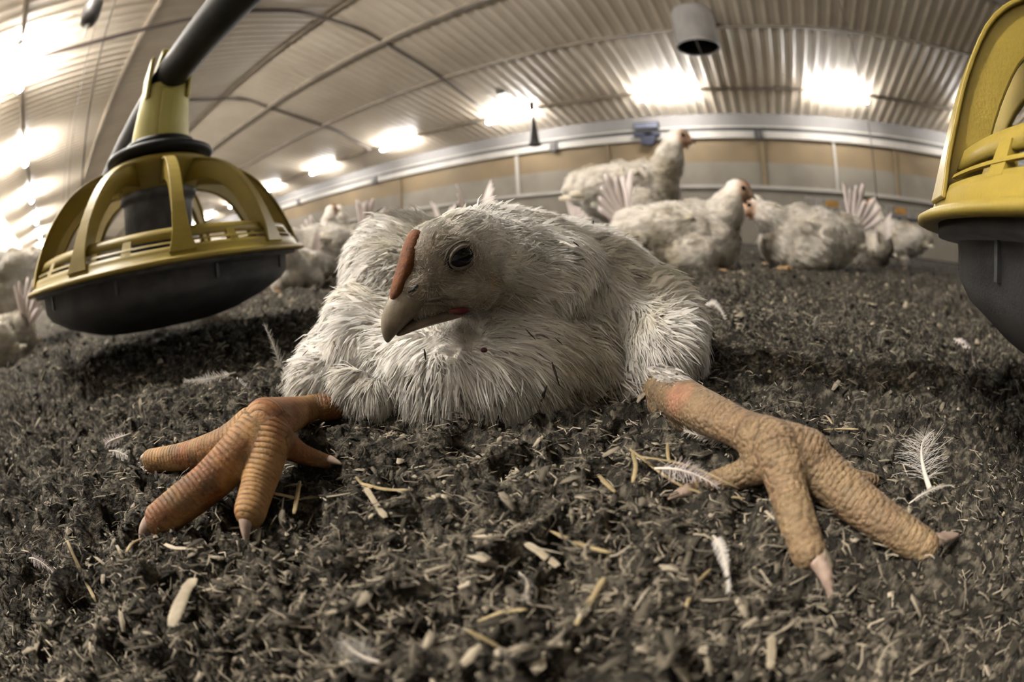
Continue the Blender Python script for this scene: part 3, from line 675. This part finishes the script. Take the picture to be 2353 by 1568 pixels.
# dirt flecks caught in the plumage
b = B()
for i in range(70):
    k = int(g.integers(0, cnt)); 
    if hw[k] > .1 or Nn[k] @ FH > .2: continue
    p = P[k] + Nn[k] * .0055; d = D[k] / np.linalg.norm(D[k]); d = d + g.normal(0, .5, 3); d /= np.linalg.norm(d); l = g.uniform(.0012, .0042)
    b.tube([p - d * l, p, p + d * l], [.0002, .0006, .0002], 5, flat=.4)
b.build('dirt_flecks', M['litter'], ck)['kind'] = 'stuff'
for (x, y, l, a, f_) in ((1277, 860, .0052, -1.3, .172), (1203, 722, .0032, .4, .196), (941, 880, .0042, 1.1, .178), (1415, 905, .0045, -1.1, .178), (1250, 905, .0035, 1.2, .17)):
    c = LOC(at_f(x, y, f_)); d = RH * math.cos(a) + UP * math.sin(a); B().tube([c - d*l, c - d*l*.3, c + d*l], [.0005, .0012, .0003], 6, flat=.5).build('litter_fleck', M['litter'], ck)
B().ell(LOC(at_f(1112, 805, .174)), (.0014, .0010, .0010), np.array([RH, FH, UP])).build('bare_patch', M['wound'], ck)
# beak
def loft(sec, name, m, parent, n=18, flat=1.0):
    v = []; f = []; k = len(sec)
    for (tp, bt, hw_) in sec:
        a, c = HP(*tp), HP(*bt); mid = (a + c) / 2; h_ = (a - c) / 2
        for j in range(n):
            w = 2 * math.pi * j / n; cx = math.cos(w); sy = math.sin(w)
            v.append(LOC(mid + h_ * cx + SD * hw_ * math.copysign(abs(sy) ** .85, sy) * (1 - .25 * max(cx, 0))))
    for i in range(k - 1):
        for j in range(n): q = (j + 1) % n; f.append((i*n+j, i*n+q, (i+1)*n+q, (i+1)*n+j))
    f.append(tuple(range(n))[::-1]); f.append(tuple((k-1)*n + j for j in range(n)))
    o = B().add(v, f).build(name, m, parent); s_ = o.modifiers.new('s', 'SUBSURF'); s_.levels = s_.render_levels = 2; return o
loft([((940, 632), (1062, 700), .0088), ((912, 655), (1015, 694), .0084), ((893, 683), (972, 706), .0074), ((881, 712), (942, 736), .0060), ((875, 742), (918, 758), .0045), ((877, 768), (902, 776), .0028), ((886, 788), (893, 789), .0010)], 'upper_beak', M['beak'], ck)
loft([((1060, 697), (1062, 728), .0080), ((1005, 704), (1012, 740), .0072), ((960, 722), (972, 752), .0058), ((928, 748), (938, 764), .0040), ((908, 768), (912, 776), .0018)], 'lower_beak', M['beaklow'], ck)
# comb: low fleshy ridge up the forehead
cs = []
for tp, hw_, hh in (((896, 692), .0022, .0014), ((908, 655), .0038, .0022), ((927, 610), .0045, .0030), ((944, 562), .0043, .0036), ((957, 524), .0036, .0030)):
    cs.append((HP(*tp, .0015), hw_, hh))
v = []; f = []; n = 14
for i, (c, w_, h_) in enumerate(cs):
    t_ = cs[min(i+1, 4)][0] - cs[max(i-1, 0)][0]; t_ /= np.linalg.norm(t_); up_ = np.cross(t_, SD); 
    if up_ @ BX < 0: up_ = -up_
    for j in range(n): w = 2*math.pi*j/n; v.append(LOC(c - up_ * .0008 + SD * w_ * math.cos(w) + up_ * h_ * math.sin(w) * (1 if math.sin(w) > 0 else 1.5)))
for i in range(4):
    for j in range(n): q = (j+1) % n; f.append((i*n+j, i*n+q, (i+1)*n+q, (i+1)*n+j))
f += [tuple(range(n))[::-1], tuple(4*n+j for j in range(n))]
o = B().add(v, f).build('comb', M['comb'], ck); s_ = o.modifiers.new('s', 'SUBSURF'); s_.levels = s_.render_levels = 2
# eye: dark globe between two lids
def on_head(px, py, lift=0.0):
    """the point of the cheek surface on this sight line"""
    d = ray(px, py); a = (vw - CAM); t = a @ d; off = np.linalg.norm(a - t[:, None] * d, axis=1); k = np.where((off < .0016) & (t > .1))[0]
    return CAM + d * (t[k].min() - lift) if len(k) else HP(px, py, .014)
ec = on_head(1064, 592); ex = HP(1095, 575) - HP(1040, 605); ex /= np.linalg.norm(ex); en = SD - ex * (SD @ ex); en /= np.linalg.norm(en); ey = np.cross(en, ex)
B().ell(LOC(ec - en * .0016), (.0066, .0042, .0034), np.array([ex, ey, en]), 28, 20).build('eye', M['eye'], ck)
for s, hh, nm in ((1, .0033, 'upper_eyelid'), (-1, .0030, 'lower_eyelid')):
    pts = [LOC(ec + ex * .0058 * math.cos(a) + ey * s * (hh + .0008) * math.sin(a) + en * (-.0002 + .0006 * math.sin(a))) for a in np.linspace(0, math.pi, 18)]
    B().tube(pts, [.0004 + .0004 * math.sin(a) for a in np.linspace(0, math.pi, 18)], 8).build(nm, M['lid'], ck)
    pts = [LOC(ec + ex * .0075 * math.cos(a) + ey * s * (hh + .0026) * math.sin(a) + en * (-.0012 + .0008 * math.sin(a))) for a in np.linspace(.1, math.pi - .1, 18)]
    B().tube(pts, .0004, 8).build('eye_ring', M['lid'], ck)
B().tube([LOC(on_head(*p, .0002)) for p in ((938, 672), (950, 666), (960, 655))], [.0003, .0007, .0003], 8).build('nostril', M['black'], ck)
wp = [on_head(1030, 715, .001), on_head(1055, 716, .0015), on_head(1082, 712, .001)]
B().tube([LOC(p) for p in spline(wp, 9)], [.0005, .0008, .0011, .0013, .0014, .0014, .0012, .0009, .0004], 10, flat=1.1).build('wattle', M['wattle'], ck)
for (a_, b_) in (((985, 690), (1052, 688)), ((975, 700), (1040, 706))):
    B().tube([LOC(on_head(*p, .0004)) for p in ((a_), ((a_[0]+b_[0])/2, (a_[1]+b_[1])/2 - 6), (b_))], [.0004, .0009, .0003], 8).build('gape_fold', M['lid'], ck)
# claws
def claw(tip0, dirv, L_, r, curl):
    d = np.asarray(dirv, float); d /= np.linalg.norm(d); P_ = []; p = np.asarray(tip0, float)
    for i in range(8):
        P_.append(LOC(p)); dd = d - UP * curl * (i / 7) ** 1.2; dd /= np.linalg.norm(dd); p = p + dd * L_ / 7
    B().tube(P_, list(r * np.linspace(1, .12, 8) ** .8), 12, flat=.8).build('claw', M['claw'], ck)
for T_, px, L_, r, cu in ((TA, (318, 1225), .0085, .0034, 2.0), (TB, (562, 1225), .0060, .0028, 2.4), (TC, (318, 1052), .009, .0034, .4), (TE, (1884, 1308), .0125, .0030, 1.1), (TF, (2200, 1232), .0140, .0030, .15), (TG, (1560, 1140), .006, .0024, .4), (TD, (790, 1072), .004, .0020, .3)):
    e = T_[0][-1]; tgt = at_z(px[0], px[1], .004); dv = tgt - e; dv = dv / np.linalg.norm(dv); claw(e + dv * T_[1][-1] * .45 + UP * .0012, dv, L_ + T_[1][-1] * .5, r, cu)
# pale feather tuft over the bare hock
g9 = np.random.default_rng(77); n9 = 900
p0, p1 = at_f(1500, 856, .188), at_z(1600, 912, .0235); s9 = g9.random(n9)[:, None]
Pr = p0 + (p1 - p0) * s9 * .75 + FH * .004 + g9.normal(0, .0016, (n9, 3)); Nr = np.repeat((UP * .75 - FH * .3 + RH * .3)[None], n9, 0); Nr /= np.linalg.norm(Nr, axis=1)[:, None]
V, Fs, NV, CV = strands(LOC(Pr), Nr, np.repeat((RH * .8 - UP * .55 - FH*.2)[None], n9, 0), g9.uniform(.005, .010, n9), np.full(n9, .0008), np.full(n9, .02), np.array([.86, .82, .77]) * g9.uniform(.9, 1.05, (n9, 1)), None, 9)
fast('hock_tuft', V, Fs, M['plume'], ck, True, {'col': ('COL', CV), 'custom_normal': ('VEC', NV)})['kind'] = 'stuff'
# fluff of the thighs falling over both shanks
for (x, y, f_, rx, rz, dv, n9) in ((815, 892, .190, .012, .009, -RH * .45 - UP * .8 - FH * .1, 2800), (858, 915, .186, .011, .009, -RH * .15 - UP * .9 - FH * .1, 2400)):
    c9 = at_f(x, y, f_); q9 = g9.normal(0, 1, (n9, 3)); q9 /= np.linalg.norm(q9, axis=1)[:, None]; q9 = np.where((q9 @ FH > 0)[:, None], q9 - 2 * (q9 @ FH)[:, None] * FH, q9)
    Pr = c9 + (q9 @ RH)[:, None] * RH * rx + (q9 @ FH)[:, None] * FH * .007 + q9[:, 2:3] * UP * rz; so9 = np.clip(g9.random(n9) * 1.2 - .75, 0, .5)[:, None]
    V, Fs, NV, CV = strands(LOC(Pr), q9, np.repeat(dv[None], n9, 0), g9.uniform(.007, .015, n9), np.full(n9, .0006), np.clip(g9.normal(.14, .08, n9), .02, .4), np.array([.85, .81, .75]) * g9.uniform(.86, 1.04, (n9, 1)) * (1 - so9) + np.array([.25, .2, .14]) * so9, 120, 19)
    fast('thigh_fluff', V, Fs, M['plume'], ck, True, {'col': ('COL', CV), 'custom_normal': ('VEC', NV)})['kind'] = 'stuff'
tag(ck, 'large white chicken lying with splayed legs on the litter, head turned and beak lowered', 'chicken')
# ================================================================== feathers as single things
def feather_mesh(L_, w, n=46, fluff=.3, curve=.15, seed=0, arch=.12):
    g = np.random.default_rng(seed); sh = B(); t = np.linspace(0, 1, 14)
    ax = lambda u: np.array([u * L_, curve * L_ * (u * (1 - u)) * 2, arch * L_ * math.sin(u * math.pi)])
    sh.tube([ax(u) for u in t], list(np.interp(t, [0, 1], [w * .035 + .0002, .0001])), 6)
    vb = B()
    for s in (-1, 1):
        for i in range(n):
            u = .1 + .88 * i / n; p = ax(u); prof = w * .5 * (math.sin(min(1, u * 1.25 + .12) * math.pi * .86) ** .7) * (1 - .3 * fluff * g.random())
            an = math.radians(52 - 25 * u + g.normal(0, 4 + 22 * fluff)); d = np.array([math.cos(an), s * math.sin(an), g.normal(.05, .05 + .4 * fluff)])
            e = p + d * prof * 1.15; m_ = p + d * prof * .55 + np.array([0, 0, .06 * prof]); h_ = L_ / n * (1.15 - .6 * fluff)
            k = np.array([h_ * .5, 0, 0]); vb.add([p - k, p + k, m_ + k, m_ - k, e + k * .5, e - k * .5], [(0, 1, 2, 3), (3, 2, 4, 5)])
    return sh, vb
def feather(a, b, wpx, label, m='feather', fluff=.3, za=.003, zb=.004, name='loose_feather', seed=1, roll=.8, curve=.15, arch=.06):
    A, Bp = at_z(*a, za), at_z(*b, zb); A[2] += gxy(A[0], A[1]); Bp[2] += gxy(Bp[0], Bp[1]); d = Bp - A; L_ = np.linalg.norm(d); s = np.linalg.norm((A + Bp) / 2 - CAM) / FPX
    t = empty(name); X_ = d / L_; Y_ = np.cross(UP, X_); Y_ /= np.linalg.norm(Y_); Z_ = np.cross(X_, Y_)
    if (Z_ * math.cos(roll) - Y_ * math.sin(roll)) @ (CAM - A) < (Z_ * math.cos(roll) + Y_ * math.sin(roll)) @ (CAM - A): roll = -roll
    cr, sr = math.cos(roll), math.sin(roll); Y2 = Y_ * cr + Z_ * sr; Z2 = Z_ * cr - Y_ * sr
    t.matrix_world = Matrix(((X_[0], Y2[0], Z2[0], A[0]), (X_[1], Y2[1], Z2[1], A[1]), (X_[2], Y2[2], Z2[2], A[2]), (0, 0, 0, 1)))
    sh, vb = feather_mesh(L_, wpx * s, 90, fluff, curve, seed, arch); sh.build('shaft', M['shaft'], t); vb.build('vane', M[m], t)['kind'] = 'stuff'
    return tag(t, label, 'feather', 'loose feathers on the litter')
feather((648, 868), (612, 775), 46, 'upright curled white feather on the litter between feeder and chicken', fluff=.5, zb=.03, za=.002, roll=.6, seed=2)
feather((545, 872), (425, 882), 34, 'long thin feather lying flat in front of the feeder pan', fluff=.55, seed=3)
feather((545, 868), (652, 888), 30, 'curved feather with bare shaft leading to the upright feather', fluff=.5, seed=4, curve=-.3)
feather((650, 892), (676, 838), 26, 'small white feather stuck on edge beside the chicken wing', fluff=.35, zb=.014, seed=5, roll=.5)
feather((302, 1000), (226, 990), 40, 'small pinkish curled feather above the leftmost toe', 'featherpink', .2, seed=6, arch=.25)
feather((246, 1020), (335, 1050), 30, 'little feather with a bright shaft at the leftmost toe claw', fluff=.6, seed=7)
feather((1500, 1128), (1640, 1165), 62, 'fluffy pinkish feather lying under the two straws', 'featherpink', .75, seed=8)
feather((1700, 1050), (1565, 1042), 46, 'grey downy feather tucked behind the splayed foot with claws', fluff=.7, seed=9)
feather((2122, 1165), (2128, 1000), 150, 'large downy plume standing on the litter beside the outermost toe', fluff=.7, zb=.012, seed=10, roll=.3)
feather((2075, 1196), (2180, 1158), 16, 'thin feather quill below the large downy plume', fluff=.4, seed=11)
feather((1632, 1262), (1664, 1392), 40, 'narrow white feather in the foreground below the straws', fluff=.15, seed=12)
feather((1192, 1290), (1198, 1405), 46, 'dull grey feather half buried in the foreground litter', fluff=.35, seed=13)
feather((1610, 706), (1668, 752), 26, 'white feather on the litter just beyond the chicken wing', fluff=.3, seed=14)
feather((2190, 790), (2245, 832), 26, 'pinkish feather on the litter near the grey feeder pan', 'featherpink', .4, seed=15)
feather((2018, 805), (2024, 775), 22, 'tiny tuft of down on the litter between chicken and grey pan', fluff=.7, seed=16, zb=.02)
feather((1868, 788), (1872, 762), 18, 'tiny white feather standing in the litter behind the chicken wing', fluff=.4, seed=17, zb=.02)
feather((880, 1540), (800, 1500), 90, 'blurred grey plume at the bottom edge of the foreground', fluff=.7, seed=18)
feather((60, 1270), (110, 1290), 34, 'pinkish bit of down in the bottom left foreground', 'featherpink', .6, seed=19)
feather((640, 1190), (655, 1150), 16, 'wisp of down between the splayed toes', fluff=.8, seed=20)
# ------------------------------------------------------------------ straws and chips
def straw(a, b, wpx, label, kind='straw', za=.004, zb=.004, seed=0):
    g = np.random.default_rng(seed + 500); A, Bp = at_z(*a, za), at_z(*b, zb); A[2] += gxy(A[0], A[1]); Bp[2] += gxy(Bp[0], Bp[1]); s = np.linalg.norm((A + Bp) / 2 - CAM) / FPX
    m_ = (A + Bp) / 2 + g.normal(0, .05, 3) * np.linalg.norm(Bp - A); P_ = spline([A, m_, Bp], 9); w = wpx * s * .5
    rr2 = w * (1 + g.normal(0, .08, 9)); rr2[0] *= .75; rr2[-1] *= .6
    o = B().tube([p - A for p in P_], list(rr2), 10, flat=.45 if kind == 'straw' else .22).build('straw' if kind == 'straw' else 'wood_chip', M[kind], smooth=kind == 'straw'); o.location = A
    return tag(o, label, 'straw' if kind == 'straw' else 'wood chip', 'straws and chips on the litter')
for i, (a, b, w, k, lb) in enumerate([
    ((835, 1130), (945, 1143), 11, 'straw', 'thin yellow straw touching the broad pale chip below the breast'),
    ((930, 1124), (1026, 1129), 20, 'chip', 'broad pale wood chip lying level below the chicken breast'),
    ((1350, 1040), (1412, 1142), 13, 'straw', 'slanting straw just below the breast, left of the two long straws'),
    ((1445, 1076), (1708, 1166), 9, 'straw', 'upper of two long parallel straws by the toes'),
    ((1462, 1098), (1690, 1160), 8, 'straw', 'lower of two long parallel straws by the toes'),
    ((1265, 1215), (1402, 1304), 13, 'straw', 'long slanting straw in the middle of the foreground'),
    ((1210, 1248), (1282, 1310), 22, 'chip', 'flat pale chip beside the long slanting foreground straw'),
    ((447, 1340), (408, 1464), 34, 'chip', 'large pale upright wood chip in the lower left foreground'),
    ((845, 1140), (888, 1198), 15, 'chip', 'narrow chip leaning below the thin yellow straw'),
    ((1322, 1452), (1386, 1356), 15, 'straw', 'dull yellow straw near the bottom middle, leaning to the upper right'),
    ((692, 1118), (676, 1182), 11, 'straw', 'short straw beside the inner toe of the splayed foot'),
    ((608, 1196), (642, 1206), 9, 'chip', 'tiny chip at the tip of the inner toe'),
    ((385, 1264), (442, 1292), 12, 'chip', 'small chip below the front toe claw'),
    ((632, 1152), (690, 1144), 11, 'straw', 'short level straw between inner toe and short upright straw'),
    ((1893, 992), (1962, 1034), 9, 'straw', 'thin straw behind the rough scaly foot'),
    ((2136, 1142), (2172, 1100), 8, 'straw', 'thin straw leaning on the large downy plume'),
    ((1450, 1092), (1451, 1144), 11, 'straw', 'short upright straw at the left end of the two long straws'),
    ((1098, 1420), (1212, 1424), 10, 'straw', 'level straw near the bottom middle under the grey feather'),
    ((1576, 1394), (1636, 1300), 10, 'straw', 'dark straw leaning left of the narrow white feather'),
    ((1080, 1478), (1150, 1496), 12, 'straw', 'yellow straw close to the bottom edge'),
    ((1766, 1476), (1778, 1522), 22, 'chip', 'small pale chip near the bottom edge below the claws'),
    ((172, 1278), (202, 1352), 9, 'straw', 'thin straw in the left foreground beside the front toe'),
    ((860, 1140), (822, 1118), 8, 'straw', 'short straw crossing the end of the thin yellow straw'),
    ((1530, 1060), (1536, 1104), 8, 'straw', 'short straw standing under the grey downy feather'),
    ((1905, 1010), (1888, 978), 6, 'straw', 'fine stalk behind the rough scaly foot'),
    ((545, 1050), (572, 1110), 7, 'straw', 'fine stalk under the arch of the front toe'),
    ((440, 1110), (490, 1160), 8, 'straw', 'fine stalk beside the front toe'),
    ((300, 1290), (330, 1240), 10, 'straw', 'bent stalk at the front toe claw')]): straw(a, b, w, lb, k, seed=i)
# ================================================================== the flock behind
def quill(b, base, d, L_, w, nrm_):
    d = d / np.linalg.norm(d); s = np.cross(d, nrm_); s /= np.linalg.norm(s); v = []; f = []
    for i in range(7):
        u = i / 6; p = base + d * L_ * u + nrm_ * L_ * .12 * u * u; ww = w * (.35 + .65 * math.sin(min(1, u * 1.1 + .15) * math.pi * .75)) * (.55 if i == 6 else 1)
        v += [p - s * ww, p + nrm_ * .0015, p + s * ww]
    for i in range(6):
        for j in range(2): f.append((i*3+j, i*3+j+1, i*3+j+4, i*3+j+3))
    b.add(v, f)
def make_bird(name, lift, neck, headpos, beakdir, strands_n=19000, seed=0, bare=0.0, tail=True, feet='lying'):
    t = empty(name); b = B(); z0 = lift; g = np.random.default_rng(seed)
    b.ell((0, 0, z0 + .095), (.150, .102, .092)); b.ell((.085, 0, z0 + .088), (.085, .088, .082)); b.ell((-.10, 0, z0 + .112), (.085, .068, .066)); b.ell((.05, 0, z0 + .13), (.085, .07, .06))
    for s in (-1, 1): b.ell((-.015, s * .075, z0 + .112), (.115, .034, .055)); b.ell((.05, s * .07, z0 + .055), (.07, .05, .055))
    if lift > 0:
        for s in (-1, 1): b.tube([(.0, s * .055, z0 + .06), (.01, s * .06, z0 + .0), (-.01, s * .06, z0 - .035)], [.055, .038, .018], 14)
    hp = np.array(headpos); hp[2] += z0; nb_ = np.array([.105, 0, z0 + .125])
    kp = [nb_, np.array(neck[0]) + (0, 0, z0), np.array(neck[1]) + (0, 0, z0), hp]; c = spline(kp, 16); b.tube(c, list(np.interp(np.linspace(0, 1, 16), [0, .35, .75, 1], [.062, .046, .034, .026])), 18)
    bd = np.array(beakdir, float); bd /= np.linalg.norm(bd); sd = np.cross(UP, bd); sd /= np.linalg.norm(sd); u_ = np.cross(bd, sd)
    b.ell(hp, (.035, .0245, .029), np.array([bd, sd, u_])); b.ell(hp + bd * .022 - u_ * .005, (.022, .016, .017), np.array([bd, sd, u_]))
    v, nn, fq = remesh(b, .0045, 4, .5)
    hd = np.linalg.norm(v - hp, axis=1); fcw = np.clip((.040 - np.linalg.norm(v - hp - bd * .020, axis=1)) / .012, 0, 1)
    lump = (fbm(v * 26, 3, seed + 3) - .5) * .026; v = v + nn * (lump * np.clip((hd - .04) / .05, 0, 1))[:, None]
    nz = fbm(v * 60, 3, seed + 9)[:, None]
    col = np.array([.72, .66, .58]) * (.85 + .3 * nz); col = col * (1 - fcw[:, None]) + np.array([.40, .25, .16]) * (.6 + .8 * nz) * fcw[:, None]
    soil = np.clip(fbm(v * 13, 3, seed + 20) * 3.2 - 1.45, 0, .75)[:, None] * np.clip((hd - .05) / .05, 0, 1)[:, None]; col = col * (1 - soil) + np.array([.36, .31, .2]) * soil
    fast('body', v, fq, M['body'], t, True, {'col': ('COL', np.clip(col, 0, 1)), 'legu': ('F', np.zeros(len(v))), 'legmask': ('F', np.zeros(len(v))), 'scalemask': ('F', np.zeros(len(v)))})
    w = (1 - .8 * fcw); P, Nn, fi = sample(v, nn, fq, strands_n, w, seed + 1)
    D = np.array([-1, 0, -.25]) + 0 * P; nk = np.clip((.09 - np.linalg.norm(P - hp, axis=1)) / .06, 0, 1)[:, None]; away = P - (hp + bd * .03); away /= np.linalg.norm(away, axis=1)[:, None]; D = D * (1 - nk) + away * nk
    n = strands_n; hh = np.clip((.06 - np.linalg.norm(P - hp, axis=1)) / .03, 0, 1); Ln = (.026 - .019 * hh) * g.uniform(.6, 1.2, n); pc = np.array([.86, .82, .755]) * g.uniform(.86, 1.05, (n, 1)); so = soil[fq[fi]].mean(1) * g.uniform(.5, 1.3, (n, 1)); so = np.clip(so, 0, 1); pc = pc * (1 - so) + np.array([.42, .36, .24]) * so
    V, Fs, NV, CV = strands(P, Nn, D, Ln, (.0027 - .0015 * hh) * g.uniform(.7, 1.3, n), np.clip(g.normal(.2, .08, n), .04, .5), pc, 900, seed + 2)
    fast('plumage', V, Fs, M['plume'], t, True, {'col': ('COL', CV), 'custom_normal': ('VEC', NV)})['kind'] = 'stuff'
    bk = hp + bd * .040 - u_ * .005
    B().tube([bk - bd * .006, bk, bk + bd * .008 - u_ * .002, bk + bd * .014 - u_ * .007], [.0085, .0075, .0045, .0008], 12, flat=.9).build('beak', M['beak'], t)
    for s in (-1, 1): B().ell(hp + bd * .012 + sd * s * .0225 + u_ * .007, (.0066, .004, .0062), np.array([bd, sd, u_]), 14, 10).build('eye', M['eye'], t)
    cm = B(); cm.tube([hp + bd * .036 + u_ * .008, hp + bd * .026 + u_ * .021, hp + bd * .010 + u_ * .029, hp - bd * .006 + u_ * .030], [.0015, .0032, .0032, .001], 10, flat=1.2, up=tuple(sd)); cm.build('comb', M['comb'], t)
    for s in (-1, 1): B().ell(hp + bd * .026 + sd * s * .007 - u_ * .024, (.005, .003, .007), np.array([bd, sd, u_]), 12, 8).build('wattle', M['comb'], t)
    if tail:
        for i in range(11):
            e = math.radians(28 + 6.5 * i); sgn = (-1) ** i
            q = B(); quill(q, np.array([-.15, sgn * .018, z0 + .125 + .004 * i]), np.array([-math.cos(e), sgn * .22, math.sin(e)]), .105 * g.uniform(.75, 1.2), .0115, np.array([.15, sgn * .95, .2])); o = q.build('tail_feather', M['tailf'], t); o.modifiers.new('s', 'SOLIDIFY').thickness = .0012
    for s in (-1, 1):
        for i in range(6):                      # folded wing quills
            q = B(); quill(q, np.array([.06 - i * .022, s * (.108 - i * .004), z0 + .145 - i * .013]), np.array([-.95, -s * .12, -.16 + i * .02]), .085 + .010 * i, .012, np.array([0, s * .95, .3])); o = q.build('wing_feather', M['wingf'], t); o.modifiers.new('s', 'SOLIDIFY').thickness = .001
    def foot(p, a):
        fb = B(); ca, sa = math.cos(a), math.sin(a)
        for da, l in ((0, .06), (.6, .048), (-.6, .05), (math.pi - .2, .028)):
            d = np.array([math.cos(a + da), math.sin(a + da), 0]); fb.tube([p + (0, 0, .012), p + d * l * .5 + (0, 0, .011), p + d * l + (0, 0, .004)], [.008, .0062, .0035], 9)
        return fb
    for s in (-1, 1):
        if feet == 'lying':
            p = np.array([.115, s * .075, 0]); fb = foot(p, s * .35); fb.tube([p + (0, 0, .012), p + np.array([-.07, -s * .01, .03])], [.008, .009], 10); fb.build('foot', M['leg'], t)
        else:
            p = np.array([.0 + s * .015, s * .06, 0]); fb = foot(p, s * .15); fb.tube([p + (0, 0, .01), p + np.array([-.012, 0, .06]), np.array([-.01, s * .06, z0 - .02])], [.0085, .0075, .011], 10); fb.build('foot', M['leg'], t)
    return t
pA = make_bird('lying_chicken', 0, ((.135, 0, .165), (.150, .005, .195)), (.170, .01, .222), (1, .1, -.25), seed=100)
pB = make_bird('lying_chicken', 0, ((.145, 0, .150), (.170, 0, .165)), (.195, 0, .182), (1, -.25, -.55), seed=200)
pC = make_bird('standing_chicken', .125, ((.140, 0, .180), (.155, 0, .225)), (.180, 0, .262), (1, 0, -.12), seed=300, feet='standing', tail=False)
pD = make_bird('standing_chicken', .11, ((.135, 0, .185), (.125, 0, .25)), (.140, 0, .300), (1, 0, .05), seed=400, feet='standing', tail=False)
used = set()
def bird(proto, px, base_y, dist, yaw, label, sc=1.0, zoff=0.0):
    """yaw in degrees: 0 looks to the right of the picture, 90 away from the camera, 180 to the left"""
    o = proto if proto.name not in used else copy_tree(proto); used.add(proto.name)
    d = ray(px, base_y); hdir_ = np.array([d[0], d[1], 0]); hdir_ /= np.linalg.norm(hdir_); p = CAM + hdir_ * dist
    rgt = math.atan2(-hdir_[0], hdir_[1])
    o.location = (p[0], p[1], gxy(p[0], p[1]) - .004 + zoff); o.rotation_euler = (0, 0, rgt + math.radians(yaw)); o.scale = (sc,) * 3
    return tag(o, label, 'chicken', 'flock of white chickens behind')
bird(pC, 1440, 560, 1.52, -8, 'standing white chicken with raised head looking to the right, above the lying ones', 1.08)
bird(pA, 1560, 600, 1.22, -10, 'lying white chicken with upturned tail feathers and folded brown stained wing', .98)
bird(pB, 1868, 610, 1.40, 205, 'lying white chicken facing left with a red face, head beside its neighbour')
bird(pA, 2000, 600, 2.15, 110, 'white chicken seen from behind next to the drinker line', .9)
bird(pC, 2075, 600, 2.45, 185, 'standing white chicken partly behind the rim of the close feeder', .95, -.06)
bird(pB, 1255, 560, 2.1, 150, 'white chicken behind the back of the standing one', 1.0)
bird(pA, 1180, 560, 2.7, 60, 'white chicken resting behind the big chicken\'s back', 1.0)
bird(pB, 1085, 560, 1.55, 95, 'white chicken with a ruffled tail just above the big chicken\'s head', .95)
bird(pA, 985, 560, 2.25, 120, 'pinkish white chicken back rising behind the big chicken\'s crown', .95)
bird(pD, 835, 600, 2.35, 160, 'white chicken stretching its neck up next to the big chicken\'s shoulder', .92, -.06)
bird(pD, 712, 600, 2.0, 20, 'white chicken with raised neck right beside the yellow feeder grill', .85, -.07)
bird(pB, 755, 620, 1.38, 200, 'white chicken lying with its breast forward between feeder and big chicken', .85)
bird(pA, 690, 630, 1.08, 250, 'small round white chicken at the tip of the feeder rim', .5)
bird(pB, 805, 600, 1.75, 330, 'white chicken half hidden behind the big chicken\'s shoulder', .9)
bird(pA, 880, 560, 3.1, 100, 'distant white chicken with raised neck above the big chicken\'s shoulder', 1.0)
bird(pA, 490, 600, 1.7, 180, 'white chicken seen through the bars of the yellow feeder')
bird(pC, 30, 700, 1.15, 200, 'white chicken standing at the picture edge behind the feeder pan', .75, -.02)
bird(pB, -10, 760, .95, 150, 'white chicken cut off at the edge below the standing one', .55)
